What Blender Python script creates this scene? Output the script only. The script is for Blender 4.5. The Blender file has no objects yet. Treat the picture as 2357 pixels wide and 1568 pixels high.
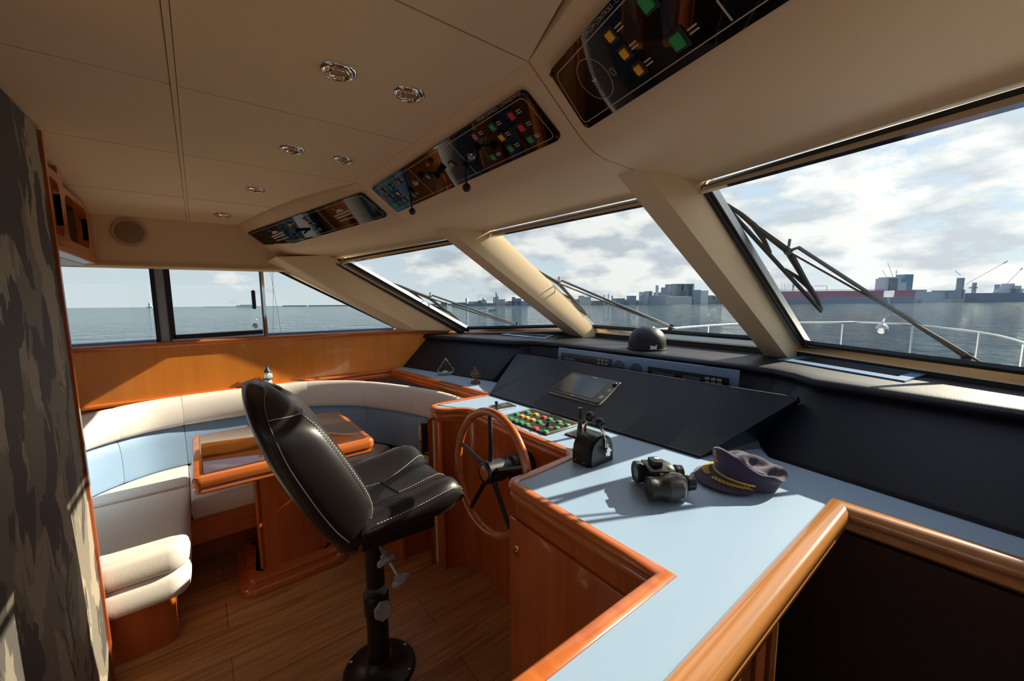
import bpy, bmesh, math, random
from mathutils import Vector as V, Matrix, Euler
random.seed(7)
scn = bpy.context.scene
COL = scn.collection
PI = math.pi
rad = math.radians

# ------------------------------------------------------------------ camera (14 mm lens, standing at the starboard side)
W, H, F = 2357., 1568., 916.6
CAM = V((0, 0, 1.45))
YAW, PITCH, ROLL = rad(51.80), rad(-6.578), rad(-.441)
_f = V((math.cos(PITCH)*math.cos(YAW), math.cos(PITCH)*math.sin(YAW), math.sin(PITCH)))
_r0 = V((math.sin(YAW), -math.cos(YAW), 0)); _u0 = _r0.cross(_f)
_r = math.cos(ROLL)*_r0 + math.sin(ROLL)*_u0
_u = -math.sin(ROLL)*_r0 + math.cos(ROLL)*_u0
def ray(x, y): return _f + _r*((x-W/2)/F) - _u*((y-H/2)/F)
def onz(x, y, z): d = ray(x, y); return CAM + d*((z-CAM.z)/d.z)
def onx(x, y, X): d = ray(x, y); return CAM + d*(X/d.x)
def ony(x, y, Y): d = ray(x, y); return CAM + d*(Y/d.y)
def onp(x, y, P, N): d = ray(x, y); return CAM + d*(N.dot(P-CAM)/N.dot(d))

cam = bpy.data.cameras.new('camera'); cam.sensor_width = 36; cam.sensor_fit = 'HORIZONTAL'
cam.lens = F/W*36; cam.clip_start = .02; cam.clip_end = 20000
co = bpy.data.objects.new('camera', cam); COL.objects.link(co)
co.matrix_world = Matrix(((_r.x, _u.x, -_f.x, CAM.x), (_r.y, _u.y, -_f.y, CAM.y), (_r.z, _u.z, -_f.z, CAM.z), (0, 0, 0, 1)))
scn.camera = co

# ------------------------------------------------------------------ materials
MATS = {}
def nt(name):
    m = bpy.data.materials.new(name); m.use_nodes = True
    n = m.node_tree; b = n.nodes['Principled BSDF']; MATS[name] = m
    return m, n, b
def mat(name, col, rough=.5, metal=0, spec=.5, coat=0, coatr=.1, bump=None, sheen=0):
    m, n, b = nt(name)
    b.inputs['Base Color'].default_value = (*col, 1); b.inputs['Roughness'].default_value = rough
    b.inputs['Metallic'].default_value = metal; b.inputs['Specular IOR Level'].default_value = spec
    b.inputs['Coat Weight'].default_value = coat; b.inputs['Coat Roughness'].default_value = coatr
    if sheen: b.inputs['Sheen Weight'].default_value = sheen
    if bump:
        sc, st, di = bump
        t = n.nodes.new('ShaderNodeTexNoise'); t.inputs['Scale'].default_value = sc; t.inputs['Detail'].default_value = 4
        c = n.nodes.new('ShaderNodeTexCoord'); n.links.new(c.outputs['Object'], t.inputs['Vector'])
        bp = n.nodes.new('ShaderNodeBump'); bp.inputs['Strength'].default_value = st; bp.inputs['Distance'].default_value = di
        n.links.new(t.outputs['Fac'], bp.inputs['Height']); n.links.new(bp.outputs['Normal'], b.inputs['Normal'])
    return m
def wood(name, c1, c2, axis=2, rough=.25, coat=.6, sc=(1, 1, 1), spec=.5):
    m, n, b = nt(name)
    c = n.nodes.new('ShaderNodeTexCoord'); mp = n.nodes.new('ShaderNodeMapping')
    s = [28., 28., 28.]; s[axis] = 1.6
    mp.inputs['Scale'].default_value = [a*k for a, k in zip(s, sc)]
    n.links.new(c.outputs['Object'], mp.inputs['Vector'])
    t = n.nodes.new('ShaderNodeTexNoise'); t.inputs['Scale'].default_value = 1; t.inputs['Detail'].default_value = 6; t.inputs['Distortion'].default_value = .6
    n.links.new(mp.outputs['Vector'], t.inputs['Vector'])
    r = n.nodes.new('ShaderNodeValToRGB'); r.color_ramp.elements[0].position = .3; r.color_ramp.elements[1].position = .72
    r.color_ramp.elements[0].color = (*c1, 1); r.color_ramp.elements[1].color = (*c2, 1)
    n.links.new(t.outputs['Fac'], r.inputs['Fac']); n.links.new(r.outputs['Color'], b.inputs['Base Color'])
    b.inputs['Roughness'].default_value = rough; b.inputs['Coat Weight'].default_value = coat; b.inputs['Coat Roughness'].default_value = .06
    b.inputs['Specular IOR Level'].default_value = spec
    return m
CREAM = mat('cream_leatherette', (.80, .60, .365), .55, spec=.3, bump=(220, .12, .002))
CREAM2 = mat('cream_panel', (.82, .62, .38), .6, spec=.25, bump=(300, .06, .001))
DARKGAP = mat('dark_gap', (.07, .045, .03), .8)
CHERRY = wood('cherry_vertical', (.40, .072, .012), (.52, .115, .021), 2)
CHERRYX = wood('cherry_fore_aft', (.44, .095, .017), (.60, .165, .034), 0)
CHERRYY = wood('cherry_athwart', (.44, .095, .017), (.60, .165, .034), 1)
TEAK = wood('golden_wood_panel', (.64, .20, .024), (.72, .245, .034), 2, .3, .5)
RAILW = wood('golden_rail_wood', (.42, .165, .045), (.52, .235, .07), 0, .22, .7)
DKCH = wood('dark_cherry', (.13, .024, .008), (.21, .045, .012), 2, .3, .5)
NAVY = mat('navy_leatherette', (.0065, .0075, .015), .5, spec=.4, bump=(260, .25, .002))
NAVY2 = mat('navy_pod_leatherette', (.0065, .0095, .021), .5, spec=.35, bump=(260, .25, .002))
WHITEL = mat('white_leather', (.74, .68, .62), .5, spec=.35, bump=(90, .12, .003))
BLUEL = mat('blue_leather', (.24, .36, .53), .5, spec=.35, bump=(90, .1, .003))
BLACKL = mat('black_leather', (.012, .010, .010), .40, spec=.5, bump=(160, .10, .001))
STITCH = mat('cream_thread', (.62, .56, .48), .7)
LAMI = mat('blue_laminate', (.32, .45, .62), .38, spec=.4, bump=(60, .05, .001))
LAMI2 = mat('blue_anodised', (.16, .27, .45), .35, metal=.3)
CHROME = mat('chrome', (.80, .78, .75), .07, metal=1)
STEEL = mat('brushed_steel', (.55, .55, .55), .28, metal=1)
ALU = mat('grey_aluminium', (.34, .38, .42), .45, metal=.4)
GREYP = mat('grey_plastic', (.34, .33, .31), .45)
CHROME_REFL = mat('reflection_tinted_chrome', (.72, .58, .44), .14, metal=1)  # chrome tinted brown, the warm cabin reflection is put into its colour
BRASS = mat('brass', (.75, .45, .12), .2, metal=1)
BRONZE = mat('old_bronze', (.25, .15, .08), .4, metal=1)
RUBBER = mat('black_rubber', (.012, .012, .013), .55)
BLACKP = mat('black_plastic', (.012, .012, .012), .3)
BLACKM = mat('black_metal', (.010, .009, .009), .35, spec=.5)
GLOSSB = mat('black_acrylic', (.004, .003, .004), .03, spec=.38)
INK = mat('cream_ink', (.55, .46, .33), .6)
WHITE = mat('white_paint', (.78, .78, .76), .4)
GREENB = mat('green_button', (.012, .34, .09), .4)
REDB = mat('red_button', (.72, .018, .045), .4)
AMBERB = mat('amber_button', (.92, .46, .02), .4)
SALMB = mat('salmon_button', (.48, .13, .11), .35)
PALEGB = mat('pale_green_button', (.20, .36, .22), .35)
SCREEN = mat('dark_screen', (.006, .018, .045), .06, spec=.5)
LCD = mat('lcd_violet', (.10, .11, .19), .2)
LCDC = mat('lcd_cyan', (.08, .26, .30), .2)
DIALB = mat('dial_blue', (.05, .09, .16), .2, coat=.6)
NAVYC = mat('navy_cotton', (.048, .035, .072), .9, spec=.15, bump=(400, .35, .002), sheen=.3)
GOLDT = mat('gold_thread', (.70, .40, .03), .55)
GOLDC = mat('pale_gold_cord', (.62, .50, .20), .55)
BINO = mat('binocular_rubber', (.018, .018, .013), .48, bump=(300, .2, .001))
BINOG = mat('dark_green_armour', (.045, .046, .032), .42)
BLUEROOF = mat('petrol_blue_paint', (.008, .06, .12), .45)
GRIM = mat('grimy_wiper', (.035, .033, .026), .7, bump=(300, .6, .003))
GRIM2 = mat('sooty_steel', (.16, .15, .14), .45, metal=.5)
DECK = mat('white_deck', (.80, .79, .76), .6)
SPKG = mat('speaker_cloth', (.30, .20, .115), .8, bump=(700, .5, .003))
SPKG2 = mat('speaker_ring', (.50, .37, .21), .6)
LENSG = mat('frosted_lens', (.30, .28, .24), .25)
STONE = mat('red_lens', (.35, .01, .03), .1, coat=1)

def floor_mat():
    m, n, b = nt('oak_floor')
    c = n.nodes.new('ShaderNodeTexCoord'); mp = n.nodes.new('ShaderNodeMapping')
    mp.inputs['Rotation'].default_value = (0, 0, 0)
    n.links.new(c.outputs['Object'], mp.inputs['Vector'])
    br = n.nodes.new('ShaderNodeTexBrick'); br.offset = .37
    br.inputs['Color1'].default_value = (.60, .30, .115, 1); br.inputs['Color2'].default_value = (.48, .225, .08, 1)
    br.inputs['Mortar'].default_value = (.08, .03, .01, 1); br.inputs['Scale'].default_value = 1
    br.inputs['Mortar Size'].default_value = .0012; br.inputs['Brick Width'].default_value = 1.15; br.inputs['Row Height'].default_value = .185
    n.links.new(mp.outputs['Vector'], br.inputs['Vector'])
    m2 = n.nodes.new('ShaderNodeMapping'); m2.inputs['Scale'].default_value = (2.2, 34, 1)
    n.links.new(c.outputs['Object'], m2.inputs['Vector'])
    t = n.nodes.new('ShaderNodeTexNoise'); t.inputs['Scale'].default_value = 1; t.inputs['Detail'].default_value = 7; t.inputs['Distortion'].default_value = 1.2
    n.links.new(m2.outputs['Vector'], t.inputs['Vector'])
    r = n.nodes.new('ShaderNodeValToRGB'); r.color_ramp.elements[0].position = .32; r.color_ramp.elements[1].position = .62
    r.color_ramp.elements[0].color = (.50, .45, .40, 1); r.color_ramp.elements[1].color = (1.05, 1.03, 1, 1)
    n.links.new(t.outputs['Fac'], r.inputs['Fac'])
    mx = n.nodes.new('ShaderNodeMixRGB'); mx.blend_type = 'MULTIPLY'; mx.inputs['Fac'].default_value = .8
    n.links.new(br.outputs['Color'], mx.inputs['Color1']); n.links.new(r.outputs['Color'], mx.inputs['Color2'])
    n.links.new(mx.outputs['Color'], b.inputs['Base Color']); b.inputs['Roughness'].default_value = .42
    return m
FLOORM = floor_mat()
def wallpaper():
    m, n, b = nt('camouflage_wallpaper')
    c = n.nodes.new('ShaderNodeTexCoord'); mp = n.nodes.new('ShaderNodeMapping'); mp.inputs['Scale'].default_value = (1, 4.6, 2.1)
    n.links.new(c.outputs['Object'], mp.inputs['Vector'])
    def noise(sc, det, dist=.4):
        t = n.nodes.new('ShaderNodeTexNoise'); t.inputs['Scale'].default_value = sc; t.inputs['Detail'].default_value = det; t.inputs['Distortion'].default_value = dist
        n.links.new(mp.outputs['Vector'], t.inputs['Vector']); return t
    t1, t2, t3 = noise(1.3, 4), noise(1.9, 5, .5), noise(60, 3)
    r1 = n.nodes.new('ShaderNodeValToRGB'); e = r1.color_ramp.elements
    e[0].position = .49; e[0].color = (.33, .275, .205, 1); e[1].position = .51; e[1].color = (.20, .172, .132, 1)
    n.links.new(t1.outputs['Fac'], r1.inputs['Fac'])
    r2 = n.nodes.new('ShaderNodeValToRGB'); e = r2.color_ramp.elements
    e[0].position = .53; e[0].color = (0, 0, 0, 1); e[1].position = .545; e[1].color = (1, 1, 1, 1)
    n.links.new(t2.outputs['Fac'], r2.inputs['Fac'])
    mx = n.nodes.new('ShaderNodeMixRGB'); mx.inputs['Color2'].default_value = (.075, .066, .060, 1)
    n.links.new(r2.outputs['Color'], mx.inputs['Fac']); n.links.new(r1.outputs['Color'], mx.inputs['Color1'])
    m2 = n.nodes.new('ShaderNodeMixRGB'); m2.blend_type = 'OVERLAY'; m2.inputs['Fac'].default_value = .25
    n.links.new(mx.outputs['Color'], m2.inputs['Color1']); n.links.new(t3.outputs['Fac'], m2.inputs['Color2'])
    n.links.new(m2.outputs['Color'], b.inputs['Base Color']); b.inputs['Roughness'].default_value = .75
    return m
PAPER = wallpaper()
def glass():
    m, n, b = nt('window_glass'); o = n.nodes['Material Output']
    tr = n.nodes.new('ShaderNodeBsdfTransparent'); tr.inputs['Color'].default_value = (.95, .975, .97, 1)
    gl = n.nodes.new('ShaderNodeBsdfGlossy'); gl.inputs['Roughness'].default_value = .01
    mx = n.nodes.new('ShaderNodeMixShader'); mx.inputs['Fac'].default_value = .035
    n.links.new(tr.outputs[0], mx.inputs[1]); n.links.new(gl.outputs[0], mx.inputs[2]); n.links.new(mx.outputs[0], o.inputs['Surface'])
    return m
GLASS = glass()
def sea_mat():
    m, n, b = nt('sea_water')
    b.inputs['Base Color'].default_value = (.016, .070, .095, 1); b.inputs['Roughness'].default_value = .06; b.inputs['IOR'].default_value = 1.33
    c = n.nodes.new('ShaderNodeTexCoord')
    def noise(sc, det, st):
        mp = n.nodes.new('ShaderNodeMapping'); mp.inputs['Scale'].default_value = st; n.links.new(c.outputs['Object'], mp.inputs['Vector'])
        t = n.nodes.new('ShaderNodeTexNoise'); t.inputs['Scale'].default_value = sc; t.inputs['Detail'].default_value = det
        n.links.new(mp.outputs['Vector'], t.inputs['Vector']); return t
    t1, t2 = noise(.16, 6, (1, 1.4, 1)), noise(.9, 5, (1.2, 1, 1))
    ad = n.nodes.new('ShaderNodeMath'); ad.operation = 'MULTIPLY_ADD'; ad.inputs[1].default_value = .35
    n.links.new(t2.outputs['Fac'], ad.inputs[0]); n.links.new(t1.outputs['Fac'], ad.inputs[2])
    bp = n.nodes.new('ShaderNodeBump'); bp.inputs['Strength'].default_value = 1; bp.inputs['Distance'].default_value = 7
    n.links.new(ad.outputs[0], bp.inputs['Height']); n.links.new(bp.outputs['Normal'], b.inputs['Normal'])
    return m
SEAM = sea_mat()
HAZE = {}
def far(name, col):  # distant colours, lightened so that they carry the haze of the air
    if name not in HAZE: HAZE[name] = mat(name, col, .9, spec=.1)
    return HAZE[name]

# ------------------------------------------------------------------ mesh builder
class MB:
    def __init__(s): s.v = []; s.f = []
    def add(s, vs, fs):
        o = len(s.v); s.v += [V(p) for p in vs]; s.f += [tuple(i+o for i in f) for f in fs]; return s
    def box(s, x0, x1, y0, y1, z0, z1):
        return s.add([(x0,y0,z0),(x1,y0,z0),(x1,y1,z0),(x0,y1,z0),(x0,y0,z1),(x1,y0,z1),(x1,y1,z1),(x0,y1,z1)],
                     [(3,2,1,0),(4,5,6,7),(0,1,5,4),(1,2,6,5),(2,3,7,6),(3,0,4,7)])
    def obox(s, c, ax, ay, az, sx, sy, sz):
        c = V(c); p = []
        for k in (-.5, .5):
            for a, b in ((-.5,-.5),(.5,-.5),(.5,.5),(-.5,.5)): p.append(c+ax*(a*sx)+ay*(b*sy)+az*(k*sz))
        return s.add(p, [(3,2,1,0),(4,5,6,7),(0,1,5,4),(1,2,6,5),(2,3,7,6),(3,0,4,7)])
    def rbox(s, c, size, r, seg=3, M=None):
        bm = bmesh.new(); bmesh.ops.create_cube(bm, size=1)
        for v in bm.verts: v.co = V((v.co.x*size[0], v.co.y*size[1], v.co.z*size[2]))
        bmesh.ops.bevel(bm, geom=list(bm.edges), offset=r, segments=seg, profile=.5, affect='EDGES')
        M = M or Matrix(); c = V(c)
        bm.verts.index_update()
        s.add([c + M @ v.co for v in bm.verts], [[v.index for v in f.verts] for f in bm.faces]); bm.free(); return s
    def loft(s, rings, closed=True, caps=True, ringclosed=False):
        n = len(rings[0]); o = len(s.v)
        for r in rings: s.v += [V(p) for p in r]
        m = len(rings); rr = range(m if ringclosed else m-1)
        for i in rr:
            a, b = o+i*n, o+((i+1) % m)*n
            for j in range(n if closed else n-1):
                k = (j+1) % n; s.f.append((a+j, a+k, b+k, b+j))
        if caps and not ringclosed and closed:
            s.f.append(tuple(o+j for j in reversed(range(n)))); s.f.append(tuple(o+(m-1)*n+j for j in range(n)))
        return s
    def poly(s, pts): o = len(s.v); s.v += [V(p) for p in pts]; s.f.append(tuple(range(o, o+len(pts)))); return s
    def prism(s, pts, d):
        d = V(d); a = [V(p) for p in pts]; return s.loft([a, [p+d for p in a]])
    def tube(s, path, r, n=8, closed=False, caps=True, flat=1.0, up=None):
        path = [V(p) for p in path]; m = len(path); rs = r if isinstance(r, (list, tuple)) else [r]*m
        rings = []; pu = None
        for i, p in enumerate(path):
            if closed: t = path[(i+1) % m]-path[i-1]
            else: t = path[min(i+1, m-1)]-path[max(i-1, 0)]
            t.normalize()
            if pu is None:
                q = up if up is not None else (V((0,0,1)) if abs(t.z) < .9 else V((1,0,0)))
                pu = (q - t*q.dot(t)).normalized()
            else: pu = (pu - t*pu.dot(t)).normalized()
            w = t.cross(pu)
            rings.append([p + pu*(math.cos(a)*rs[i]*flat) + w*(math.sin(a)*rs[i]) for a in [2*PI*k/n for k in range(n)]])
        return s.loft(rings, True, caps, closed)
    def lathe(s, prof, c=(0,0,0), M=None, n=24):
        M = M or Matrix(); c = V(c); rings = []
        for r, z in prof: rings.append([c + M @ V((r*math.cos(2*PI*k/n), r*math.sin(2*PI*k/n), z)) for k in range(n)])
        return s.loft(rings)
    def sphere(s, c, r, n=16, m=10, sc=(1,1,1)):
        c = V(c); return s.lathe([(max(r*math.sin(PI*i/m), 1e-5), -r*math.cos(PI*i/m)) for i in range(m+1)], c, Matrix.Diagonal((*sc, 1)).to_3x3(), n)
    def merge(s, o): return s.add(o.v, o.f)
    def xf(s, M): s.v = [M @ p for p in s.v]; return s

ROOTM = {}
def root_m(o): return ROOTM.get(o.name, Matrix())
def build(mb, name, m, parent=None, origin=None, smooth=35, sub=0, label=None):
    me = bpy.data.meshes.new(name)
    if parent is not None: Mi = root_m(parent).inverted()
    elif origin is not None: Mi = Matrix.Translation(-V(origin))
    else: Mi = Matrix()
    me.from_pydata([tuple(Mi @ p) for p in mb.v], [], mb.f); me.validate(); me.update()
    bm = bmesh.new(); bm.from_mesh(me); bmesh.ops.remove_doubles(bm, verts=bm.verts, dist=1e-6)
    bmesh.ops.recalc_face_normals(bm, faces=bm.faces); bm.to_mesh(me); bm.free()
    me.materials.append(m)
    if smooth:
        for p in me.polygons: p.use_smooth = True
        if smooth < 180: me.set_sharp_from_angle(angle=rad(smooth))
    o = bpy.data.objects.new(name, me); COL.objects.link(o)
    if parent is not None: o.parent = parent; ROOTM[o.name] = root_m(parent)
    elif origin is not None: o.location = origin; ROOTM[o.name] = Matrix.Translation(V(origin))
    if sub:
        md = o.modifiers.new('subdivision', 'SUBSURF'); md.levels = sub; md.render_levels = sub
    if label: o['label'] = label
    return o
def thing(name, label, cat, loc=(0,0,0), rz=0, group=None):
    o = bpy.data.objects.new(name, None); COL.objects.link(o); o.empty_display_size = .05
    o.location = loc; o.rotation_euler = (0, 0, rz); ROOTM[o.name] = Matrix.Translation(V(loc)) @ Matrix.Rotation(rz, 4, 'Z')
    return tag(o, label, cat, group)
def tag(o, label, cat, group=None, kind=None):
    if label: o['label'] = label
    if cat: o['category'] = cat
    if group: o['group'] = group
    if kind: o['kind'] = kind
    return o
def struct(o, label=None, cat=None): o['kind'] = 'structure'; return tag(o, label, cat)
def copy_tree(o, parent=None):
    c = o.copy(); COL.objects.link(c)
    if parent is not None: c.parent = parent
    for ch in [x for x in COL.objects if x.parent == o]: copy_tree(ch, c)
    return c
def lerp(a, b, t): return a+(b-a)*t
def arc(cx, cy, r, a0, a1, n): return [(cx+r*math.cos(rad(lerp(a0, a1, i/n))), cy+r*math.sin(rad(lerp(a0, a1, i/n)))) for i in range(n+1)]
def rrect(x0, x1, y0, y1, r, n=4):
    return arc(x1-r, y1-r, r, 0, 90, n)+arc(x0+r, y1-r, r, 90, 180, n)+arc(x0+r, y0+r, r, 180, 270, n)+arc(x1-r, y0+r, r, 270, 360, n)
def offs(poly, d, closed):
    """plan polyline moved sideways to its left by d, mitred"""
    P = [V((p[0], p[1])) for p in poly]; n = len(P); out = []
    for i in range(n):
        a = P[i-1] if (i > 0 or closed) else None; b = P[(i+1) % n] if (i < n-1 or closed) else None
        ns = []
        if a is not None: t = (P[i]-a).normalized(); ns.append(V((-t.y, t.x)))
        if b is not None: t = (b-P[i]).normalized(); ns.append(V((-t.y, t.x)))
        m = sum(ns, V((0, 0))); m.normalize(); k = 1/max(m.dot(ns[0]), .35)
        out.append(P[i]+m*(d*k))
    return out
def sweep(poly, prof, closed=False):
    """prof: closed list of (offset to the left, z)"""
    cols = [offs(poly, d, closed) for d, z in prof]; mb = MB()
    rings = [[(cols[j][i].x, cols[j][i].y, prof[j][1]) for j in range(len(prof))] for i in range(len(poly))]
    return mb.loft(rings, True, True, closed)
def smoothpoly(pts, n=4, closed=False):
    P = [V(p) for p in pts]; out = []; m = len(P)
    for i in range(m if closed else m-1):
        p0 = P[i-1] if (i > 0 or closed) else P[i]; p1 = P[i]; p2 = P[(i+1) % m]; p3 = P[(i+2) % m] if (i+2 < m or closed) else p2
        for k in range(n):
            t = k/n; out.append(.5*((2*p1)+(p2-p0)*t+(2*p0-5*p1+4*p2-p3)*t*t+(3*p1-p0-3*p2+p3)*t*t*t))
    if not closed: out.append(P[-1])
    return out
def puff(poly, z0, z1, r, crown=.004, ins=.05):
    """soft cushion on a ccw plan polygon"""
    mb = MB(); rings = []
    lv = [(r-r*math.cos(rad(a)), z0+r-r*math.sin(rad(a))) for a in (90, 60, 30, 0)]
    lv = [(r*(1-math.cos(rad(a))), z0+r*(1-math.sin(rad(a)))) for a in (80, 50, 20)]+[(-.004, (z0+z1)/2)]
    lv += [(r*(1-math.cos(rad(a))), z1-r*(1-math.sin(rad(a)))) for a in (10, 30, 50, 70, 88)]+[(ins, z1+crown)]
    for d, z in lv: rings.append([(p.x, p.y, z) for p in offs(poly, d, True)])
    mb.loft(rings); return mb
def textmb(txt, size, M):
    cu = bpy.data.curves.new('t', 'FONT'); cu.body = txt; cu.size = size; cu.align_x = 'LEFT'
    ob = bpy.data.objects.new('t', cu); me = bpy.data.meshes.new_from_object(ob)
    mb = MB().add([M @ v.co for v in me.vertices], [tuple(p.vertices) for p in me.polygons])
    bpy.data.objects.remove(ob); bpy.data.curves.remove(cu); bpy.data.meshes.remove(me)
    return mb
def frame_m(o, x, y, z): return Matrix(((x.x, y.x, z.x, o.x), (x.y, y.y, z.y, o.y), (x.z, y.z, z.z, o.z), (0, 0, 0, 1)))
# ================================================================== THE SHELL
YC = 1.415                                   # centreline of the boat
def zceil(y): o = max(0, abs(y-YC)-.65); return 2.0-.102*o*o
def xfront(y):
    o = abs(y-YC)
    return .66 if o <= .645 else .66-(o-.645)*.42
# --- floor with the companionway well left open
fl = MB()
for x0, x1, y0, y1 in ((-2.7, .1, -.3, 3.14), (.1, 1.6, .24, 3.14)): fl.box(x0, x1, y0, y1, -.04, 0)
struct(build(fl, 'floor', FLOORM, smooth=0), 'warm oak plank floor of the wheelhouse')
# --- ceiling: vinyl panels with narrow joints
ys = [-.30, .772, 1.415, 2.055, 2.705, 3.09]
ce = MB(); bk = MB()
G = .0022
for i in range(5):
    for seg in ('aft', 'fwd'):
        n = 8; a = ys[i]+G; b = ys[i+1]-G; rings = []
        for k in range(n+1):
            y = lerp(a, b, k/n); z = zceil(y)
            x0, x1 = (-2.68, -.0114) if seg == 'aft' else (.0034, xfront(y)+.001)
            rings.append([(x0, y, z), (x1, y, z), (x1, y, z+.012), (x0, y, z+.012)])
        ce.loft(rings)
rings = []
for k in range(41):
    y = lerp(-.32, 3.12, k/40); z = zceil(y)
    rings.append([(-2.7, y, z+.006), (xfront(y)+.004, y, z+.006), (xfront(y)+.004, y, z+.10), (-2.7, y, z+.10)])
bk.loft(rings)
c = struct(build(ce, 'ceiling', CREAM2, smooth=30), 'cream vinyl ceiling panels with thin joints')
build(bk, 'joint_backing', DARKGAP, c, smooth=30)
st = MB(); rings = []
for k in range(41):
    y = lerp(-.3, 3.09, k/40); z = zceil(y)-.0015
    rings.append([(-.010, y, z), (.002, y, z), (.002, y, z+.012), (-.010, y, z+.012)])
build(st.loft(rings), 'joint_batten', CREAM2, c, smooth=30)

# --- overhead fascia and soffit, three lengths round the bow
PM = [(.662, 2.0), (.838, 1.874), (.868, 1.856), (.905, 1.841), (.955, 1.833), (1.05, 1.83), (1.405, 1.828)]
PL = [(.232, 1.886), (.405, 1.740), (.43, 1.722), (.465, 1.714), (.52, 1.711), (.58, 1.71), (.82, 1.703)]
PR = [(.255, 1.90), (.44, 1.792), (.48, 1.782), (.53, 1.780), (.60, 1.782), (.70, 1.785), (1.055, 1.795)]
def fascia(p0, y0, p1, y1, n=8):
    rings = []
    for k in range(n+1):
        t = k/n; y = lerp(y0, y1, t)
        pr = [(lerp(a[0], b[0], t), lerp(a[1], b[1], t)) for a, b in zip(p0, p1)]
        rings.append([(x, y, z) for x, z in pr]+[(pr[-1][0], y, pr[-1][1]+.05), (lerp(pr[1][0], pr[-1][0], .5), y, pr[1][1]+.09), (pr[0][0], y, pr[0][1]+.05)])
    return MB().loft(rings)
struct(build(fascia(PL, 3.10, PM, 2.0622), 'trim_1', CREAM, smooth=50), 'cream overhead fascia at the port side')
struct(build(fascia(PM, 2.0578, PM, .7722), 'trim_2', CREAM, smooth=50), 'cream overhead fascia on the centreline')
struct(build(fascia(PM, .7678, PR, -.30), 'trim_3', CREAM, smooth=50), 'cream overhead fascia at the starboard side')

# --- port side wall: header, wood panel, mouldings
YW = 3.08
hd = MB().prism([(-2.7, YW, 1.632), (.40, YW, 1.636), (.62, YW, 1.638), (.66, YW, 1.66), (.60, YW, 1.712), (.43, YW, 1.735), (.232, YW, 1.90), (-2.7, YW, 1.95)], (0, .08, 0))
wl = struct(build(hd, 'wall_left', CREAM, smooth=30), 'cream header and wood lining of the port side')
rl = []
for x in (-2.7, .45, .585): rl.append([(x, YW+.03, 1.612), (x, YW-.012, 1.612), (x, YW-.022, 1.624), (x, YW-.012, 1.642), (x, YW+.02, 1.645)])
rl.append([(.66, YW+.03, 1.640), (.655, YW+.0, 1.640), (.655, YW-.004, 1.646), (.65, YW, 1.655), (.64, YW+.02, 1.66)])
build(MB().loft(rl), 'header_roll', CREAM, wl, smooth=60)
build(MB().box(-2.7, 1.50, YW, YW+.05, .84, 1.17), 'wood_panel', TEAK, wl)
sill = MB().loft([[(x, YW+.045, z-.03), (x, YW-.014, z-.03), (x, YW-.024, z-.018), (x, YW-.022, z-.004), (x, YW-.010, z+.002), (x, YW+.045, z+.004)] for x, z in ((-2.7, 1.192), (.34, 1.19), (1.30, 1.176), (1.56, 1.152))])
build(sill, 'sill_moulding', CHERRYX, wl, smooth=50)
mo = MB()
mo.loft([[(x, YW+.01, .842), (x, YW-.014, .842), (x, YW-.026, .850), (x, YW-.026, .862), (x, YW-.014, .870), (x, YW+.01, .871)] for x in (-2.7, 1.20)])
mo.loft([[(x, YW+.01, .800), (x, YW-.008, .800), (x, YW-.017, .808), (x, YW-.017, .832), (x, YW-.010, .841), (x, YW+.01, .842)] for x in (-2.7, 1.20)])
build(mo, 'lower_moulding', CHERRYX, wl, smooth=50)
build(MB().box(-2.7, 1.6, YW+.012, YW+.06, -.04, .80), 'lower_lining', DKCH, wl)
build(MB().prism([(1.505, YW, .80), (2.6, YW, .8), (2.6, YW, 1.12), (1.505, YW, 1.16)], (0, .08, 0)), 'bow_lining', TEAK, wl)

# --- side windows
def pane(name, pts, n, d=.006, parent=None, label=None):
    o = build(MB().prism(pts, n*d), name, GLASS, parent, smooth=0)
    if label: o['label'] = label
    return o
YG = YW+.035
def bar(mb, a, b, wd, dp, y0):
    """flat bar on the side wall plane from a to b (x,z)"""
    d = V((b[0]-a[0], 0, b[1]-a[1])).normalized(); n = V((-d.z, 0, d.x))*(wd/2); p = V((a[0], y0, a[1])); q = V((b[0], y0, b[1]))
    mb.prism([p-n, q-n, q+n, p+n], (0, dp, 0)); return mb
def win(name, label, outline):
    w = struct(bpy.data.objects.new(name, None), label); COL.objects.link(w); ROOTM[name] = Matrix()
    pane('pane', [(x, YG, z) for x, z in outline], V((0, 1, 0)), .006, w)
    return w
w1 = win('window_1', 'aft fixed pane of the port side window', [(-2.68, 1.185), (-.19, 1.185), (-.19, 1.65), (-2.68, 1.65)])
m1 = MB(); bar(m1, (-2.68, 1.196), (-.19, 1.199), .014, .05, YW+.005); build(m1, 'lower_rail', LAMI2, w1)
m1 = MB(); bar(m1, (-.5655, 1.19), (-.5655, 1.63), .012, .04, YW+.0); build(m1, 'side_strip', ALU, w1)
w2 = win('window_2', 'sliding pane of the port side window', [(-.12, 1.2), (.34, 1.2), (.34, 1.65), (-.12, 1.65)])
m1 = MB(); bar(m1, (-.16, 1.19), (-.16, 1.63), .042, .03, YW+.012); build(m1, 'aluminium_stile', ALU, w2)
m1 = MB(); bar(m1, (-.190, 1.19), (-.190, 1.63), .020, .04, YW+.005); bar(m1, (-.126, 1.19), (-.126, 1.63), .026, .04, YW+.005); bar(m1, (-.12, 1.213), (.33, 1.217), .026, .04, YW+.005); build(m1, 'rubber_gasket', RUBBER, w2)
m1 = MB(); bar(m1, (-.13, 1.196), (.335, 1.196), .010, .04, YW+.004); build(m1, 'lower_track', STEEL, w2)
m1 = MB(); bar(m1, (.350, 1.185), (.350, 1.63), .016, .03, YW+.004); build(m1, 'chrome_stile', CHROME, w2)
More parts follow.
